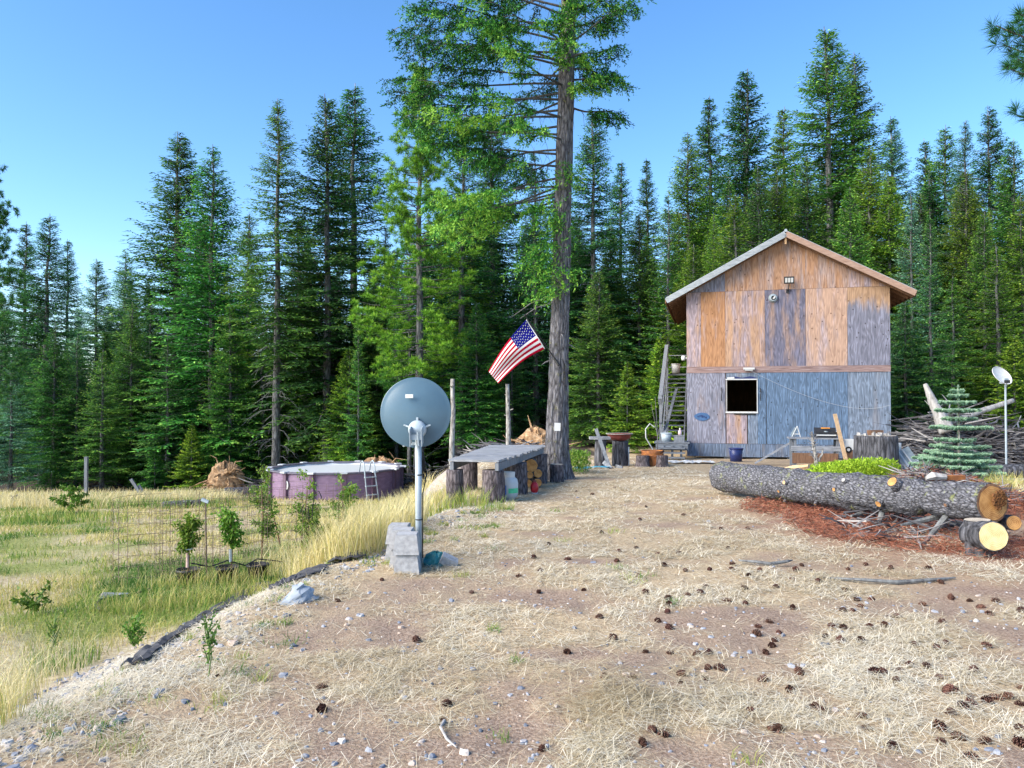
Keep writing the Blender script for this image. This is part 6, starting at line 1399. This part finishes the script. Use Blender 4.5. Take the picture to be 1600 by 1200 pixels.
def leafy(Pts, n, spread, leaf, mat, bright=.5, sq=1.0):
    P = np.array([tuple(p) for p in Pts]); I = rng.integers(0, len(P), n); b = P[I] + rng.normal(0, 1, (n, 3)) * spread; d = unit(rng.normal(0, 1, (n, 3)) + np.array([0, 0, -.2])); return qmesh('leaves', blades(b, d, leaf * rng.uniform(.6, 1.3, n), leaf * .45 * rng.uniform(.7, 1.3, n), 1.2), np.clip(rng.normal(bright, .2, n), 0, 1), M[mat])
def sapling(px, Y_, h, cr, lab, crown0=.5, n=260, bare=True, mat='leaves', bright=.5, lean=0, nm='sapling', leaf=.055, cat='sapling'):
    b = gp(px, Y_); t = thing(nm, lab, cat, b); m = MB(); rr = random.Random(px); top = Vector((lean, 0, h)); m.tube([(0, 0, -.02), top * .5 + Vector((.02, 0, 0)), top], [.015 * min(1, h), .011 * min(1, h), .003], 6); pts = []
    for k in range(16):
        z = h * (crown0 + (1 - crown0) * rr.random()); p = Vector((lean * z / h, 0, z)); a = rr.uniform(0, 6.28); e = p + Vector((math.cos(a) * cr * rr.uniform(.4, 1), math.sin(a) * cr * rr.uniform(.4, 1), rr.uniform(.02, .16))); m.tube([p, e], [.006, .002], 4, False); pts += [p.lerp(e, q) for q in (.3, .5, .7, .85, 1)]
    m.build('stem', M['brown_wood'] if h > .65 else M['leaf_stem'], t); sub(leafy(pts, n, .03 * min(1, h + .2), leaf, mat, bright), 'leaves', t); return t
def pot(px, Y_, r, h, lab):
    b = gp(px, Y_); t = thing('plant_pot', lab, 'pot', b, 0, 'black nursery pots'); MB().lathe([(0, 0), (r * .8, 0), (r, h), (r * 1.07, h), (r * 1.07, h - .03), (r * 1.0, h - .03)], 22).build('body', M['black_plastic'], t, True); MB().lathe([(r * .96, h - .04), (0, h - .03)], 22).build('soil', M['soil'], t); return t
for k, (px, Y_, nm) in enumerate(((296, 9.4, 'left'), (357, 9.7, 'middle'), (404, 10.1, 'right'))):
    pot(px, Y_, .135, .2, nm + ' black nursery pot on the garden edge')
t = sapling(295, 9.4, .74, .14, 'bushy sapling with striped trunk guard in the left pot', .55, 1300); MB().lathe([(.02, .22), (.02, .4)], 10).build('trunk_guard', plain('guard_pink', (.62, .42, .38), .6), t); MB().lathe([(0, 0), (.045, 0), (.045, .012), (0, .012)], 14, (.03, -.05, .45)).build('tag', M['white_paint'], t)
t = sapling(362, 9.7, .8, .14, 'bushy sapling with white trunk guard in the middle pot', .55, 1300); MB().lathe([(.02, .26), (.022, .42)], 10).build('trunk_guard', M['white_paint'], t)
sapling(410, 11.6, 1.2, .22, 'tall drooping-leaved sapling behind the right pot', .3, 1300, bright=.5); sapling(468, 12.3, 1.25, .26, 'slender leafy sapling in front of the pool emblem', .3, 1100, lean=.15, bright=.55); sapling(535, 13.2, 1.05, .33, 'yellowing young tree in front of the pool\'s middle', .35, 1000, bright=.8); sapling(440, 13.6, 1.3, .2, 'leaning twiggy sapling at the pool\'s left end', .5, 560, lean=-.35, bright=.6)
sapling(492, 11.2, .6, .3, 'low dense green shrub with blue tag beside the hooks', .1, 1500, nm='shrub', cat='shrub', bright=.4); sapling(110, 22, .7, .5, 'bluish green weed clump in the far left grass', .1, 1300, nm='shrub', cat='shrub', bright=.25, leaf=.09); sapling(212, 5.75, .17, .1, 'small bright green weed on the bank', .1, 240, nm='weed', cat='weed', bright=.35, leaf=.035); sapling(60, 7.6, .16, .2, 'low green weed clump at the left edge', .1, 260, nm='weed', cat='weed', bright=.3)
sapling(328, 4.35, .26, .07, 'thin spindly weed growing on the driveway edge', .15, 150, nm='weed', cat='weed', bright=.4, leaf=.025); sapling(88, 6.0, .22, .07, 'thin pale green weed at the bank\'s left', .2, 90, nm='weed', cat='weed', bright=.5, leaf=.03)
for px, Y_, h, dx, lab in ((487, 11.3, 1.05, .12, 'tall shepherd hook in front of the pool'), (482, 11.4, .85, -.13, 'shorter shepherd hook left of the tall one')):
    b = gp(px, Y_); t = thing('shepherd_hook', lab, 'garden hook', b); MB().tube([(0, 0, -.05), (.02, 0, h * .8), (.03 + dx * .2, 0, h), (.03 + dx * .7, 0, h + .03), (.03 + dx, 0, h - .05), (.03 + dx * 1.15, 0, h - .11), (.03 + dx * 1.35, 0, h - .08)], .007, 6).build('rod', M['black'], t); MB().tube([(-.06, 0, .1), (.07, 0, .1)], .006, 5).build('step_bar', M['black'], t)
b = gp(325, 10.2); t = thing('garden_stake', 'dark sprinkler stake standing between the cages', 'stake', b); MB().tube([(0, 0, -.05), (-.02, 0, 1.0)], .009, 6).build('rod', M['wire'], t); MB().box((-.03, 0, 1.02), (.1, .04, .035), (0, .4, 0)).build('head', M['metal_grey'], t)
pts = [gp(x, y) + Vector((0, 0, .03)) for x, y in ((160, 7.6), (152, 7.9), (160, 8.3), (185, 8.5), (215, 8.7), (240, 9.0))] ; tag(MB().tube(pts, .012, 6).build('hose', M['black_plastic']), 'black irrigation hose loop lying left of the pots', 'hose')
pts = [gp(x, y) + Vector((0, 0, z)) for x, y, z in ((300, 9.5, .26), (330, 9.6, .2), (357, 9.75, .27), (385, 9.9, .2), (404, 10.15, .26), (450, 10.6, .15))]; tag(MB().tube(pts, .009, 6).build('hose', M['black_plastic']), 'thin black drip line running from pot to pot', 'hose')
c = gp(182, 8.6); tag(MB().box((0, 0, .03), (.28, .09, .05), (0, .05, .1)).build('wood_block', M['grey_wood_x'], None, loc=c), 'weathered wood block by the hose loop', 'wood')
# black landscape cloth and a pale rock on the bank
def cloth(pxs, wd_, lab, mat='fabric_black', name='landscape_cloth'):
    P = [hit(*q) for q in pxs]; m = MB(); v = []
    rr = random.Random(len(P)); n = 26
    for i in range(n):
        f = i / (n - 1) * (len(P) - 1); k = min(int(f), len(P) - 2); p = P[k].lerp(P[k + 1], f - k); d = (P[k + 1] - P[k]).normalized(); s_ = Vector((-d.y, d.x, 0))
        for j in range(5): q = p + s_ * wd_ * (j / 4 - .5) * rr.uniform(.7, 1.2); v.append(Vector((q.x, q.y, g(q.x, q.y) + .035 + .03 * rr.random() * (1 if 0 < j < 4 else .2))) - P[0])
    m.add(v, [(i * 5 + j, (i + 1) * 5 + j, (i + 1) * 5 + j + 1, i * 5 + j + 1) for i in range(n - 1) for j in range(4)]); ob = m.build(name, M[mat], None, loc=P[0]); ob.modifiers.new('t', 'SOLIDIFY').thickness = .008; tag(ob, lab, 'landscape cloth')
cloth([(205, 1045), (270, 1000), (330, 965)], .15, 'narrow dark strip of torn cloth on the lower bank'); cloth([(325, 965), (390, 930), (420, 915)], .26, 'dark crumpled cloth above the narrow strip on the bank'); cloth([(535, 880), (575, 855), (612, 838)], .35, 'black cloth on the bank left of the pier blocks'); cloth([(420, 925), (470, 905), (500, 890)], .3, 'grey-green netted cloth beside the pale rock')
b = hit(460, 938); t = thing('pale_rock', 'large pale blue-grey rock on the driveway edge', 'rock', b); v = []; f = []; rr = random.Random(31); n, k_ = 16, 7
for i in range(k_ + 1):
    for j in range(n): a = 2 * math.pi * j / n; q = math.cos(i / k_ * 1.5) * rr.uniform(.85, 1.12); v.append((.17 * q * math.cos(a), .11 * q * math.sin(a), -.03 + .11 * math.sin(i / k_ * 1.57) + .04 * math.cos(a) * math.sin(i / k_ * 1.5)))
for i in range(k_):
    for j in range(n): f.append((i * n + j, i * n + (j + 1) % n, (i + 1) * n + (j + 1) % n, (i + 1) * n + j))
MB().add(v, f).build('stone', M['stone_blue'], t); t.rotation_euler = (0, -.25, .3); MB().box((.06, -.02, .1), (.07, .05, .015), (.2, -.3, .4)).build('chipped_face', M['stone_blue'], t)
# ------------------------------------------------------------------ fir cones
def cone_mesh(seed):
    rr = random.Random(seed); Q, T = [], []; N_ = 70
    for i in range(N_):
        f = i / (N_ - 1); a = i * 2.39996; z = -.034 + .068 * f; r = .0095 + .019 * math.sin(math.pi * (.12 + .8 * f)) ; o_ = np.array([math.cos(a), math.sin(a), 0]); l = np.array([-math.sin(a), math.cos(a), 0]); up = np.array([0, 0, 1.0])
        b0 = o_ * .004 + up * z; tip = o_ * r * rr.uniform(.9, 1.15) + up * (z + .012 * rr.uniform(.5, 1.2)); wv = l * .008
        Q.append([b0 - wv * .5, b0 + wv * .5, tip + wv * .8, tip - wv * .8]); T.append(.25 + .6 * rr.random())
        Q.append([tip - wv * .8, tip + wv * .8, tip * .96 + wv * .6 - up * .004, tip * .96 - wv * .6 - up * .004]); T.append(.9)
    return qmesh('pine_cone', np.array(Q), T, M['cone'])
CM = [cone_mesh(k) for k in range(3)]
Z8 = [(275,325),(225,240),(85,248),(90,180),(20,197),(172,144),(68,138),(395,196),(475,162),(540,180),(605,230),(590,250),(550,257),(490,287),(490,268),(485,310),(455,337),(495,360),(420,250),(315,392),(173,435),(418,433),(497,437),(580,440),(613,437),(527,530),(527,505),(600,518),(645,485),(610,485),(290,515),(378,515),(440,682),(478,693),(407,722),(97,738),(730,284),(877,296),(668,272),(728,236),(828,229),(875,206),(957,214),(807,340),(767,355),(768,381),(835,373),(820,397),(813,415),(792,438),(900,500),(868,553),(780,522),(743,623),(810,675),(832,675),(968,618),(945,605),(1100,558),(1090,635),(1110,672),(1188,727),(1128,500),(1155,502),(1207,493),(1202,525),(1245,475),(1263,532),(1300,483),(1330,516),(1385,560),(1360,560),(1430,572),(1445,497),(1505,578),(1480,590),(1440,598),(1405,607),(1373,624),(1335,670),(1392,702),(1345,718),(1430,766),(1480,717),(1585,680),(1585,720),(1540,575),(1580,545),(1590,600),(1480,415),(1355,408),(1325,422),(1255,410),(1090,400),(1025,400),(980,387),(997,353),(1033,358),(1118,357),(1165,353),(1180,325),(1203,323),(1033,304),(1065,305),(1075,270),(1087,290),(1040,242),(1125,270),(1280,286),(1342,342),(1462,295),(1490,315),(1372,265),(1433,274),(1515,275),(1595,305),(1228,214),(1342,219),(1303,175),(1183,172),(1105,160),(1050,177),(907,163),(887,178),(935,180),(688,176),(690,160),(740,195),(772,180),(618,177),(328,150),(390,108),(523,124),(453,130),(337,120),(675,108),(115,97),(735,47),(655,50),(535,5),(400,20),(280,60)]
CP = [(800 + a / 2, 800 + b / 2) for a, b in Z8] + [(527, 937), (737, 924), (652, 1000), (503, 1107), (700, 1100), (692, 1129), (501, 1074), (712, 1079), (597, 904), (340, 1058), (960, 760), (900, 765), (1010, 790), (880, 745), (925, 770)]
for i, (px, py) in enumerate(CP):
    p = hit(px, py + 3); o_ = bpy.data.objects.new('fir_cone', CM[i % 3]); o_.location = p + Vector((0, 0, random.uniform(.002, .016))); o_.rotation_euler = (random.uniform(1.1, 2.0), random.uniform(-.4, .4), random.uniform(0, 6.28)); s_ = random.uniform(.62, .95); o_.scale = (s_, s_, s_); link(o_); tag(o_, 'dark brown fir cone lying on the straw-covered driveway', 'cone', 'fir cones scattered on the driveway')
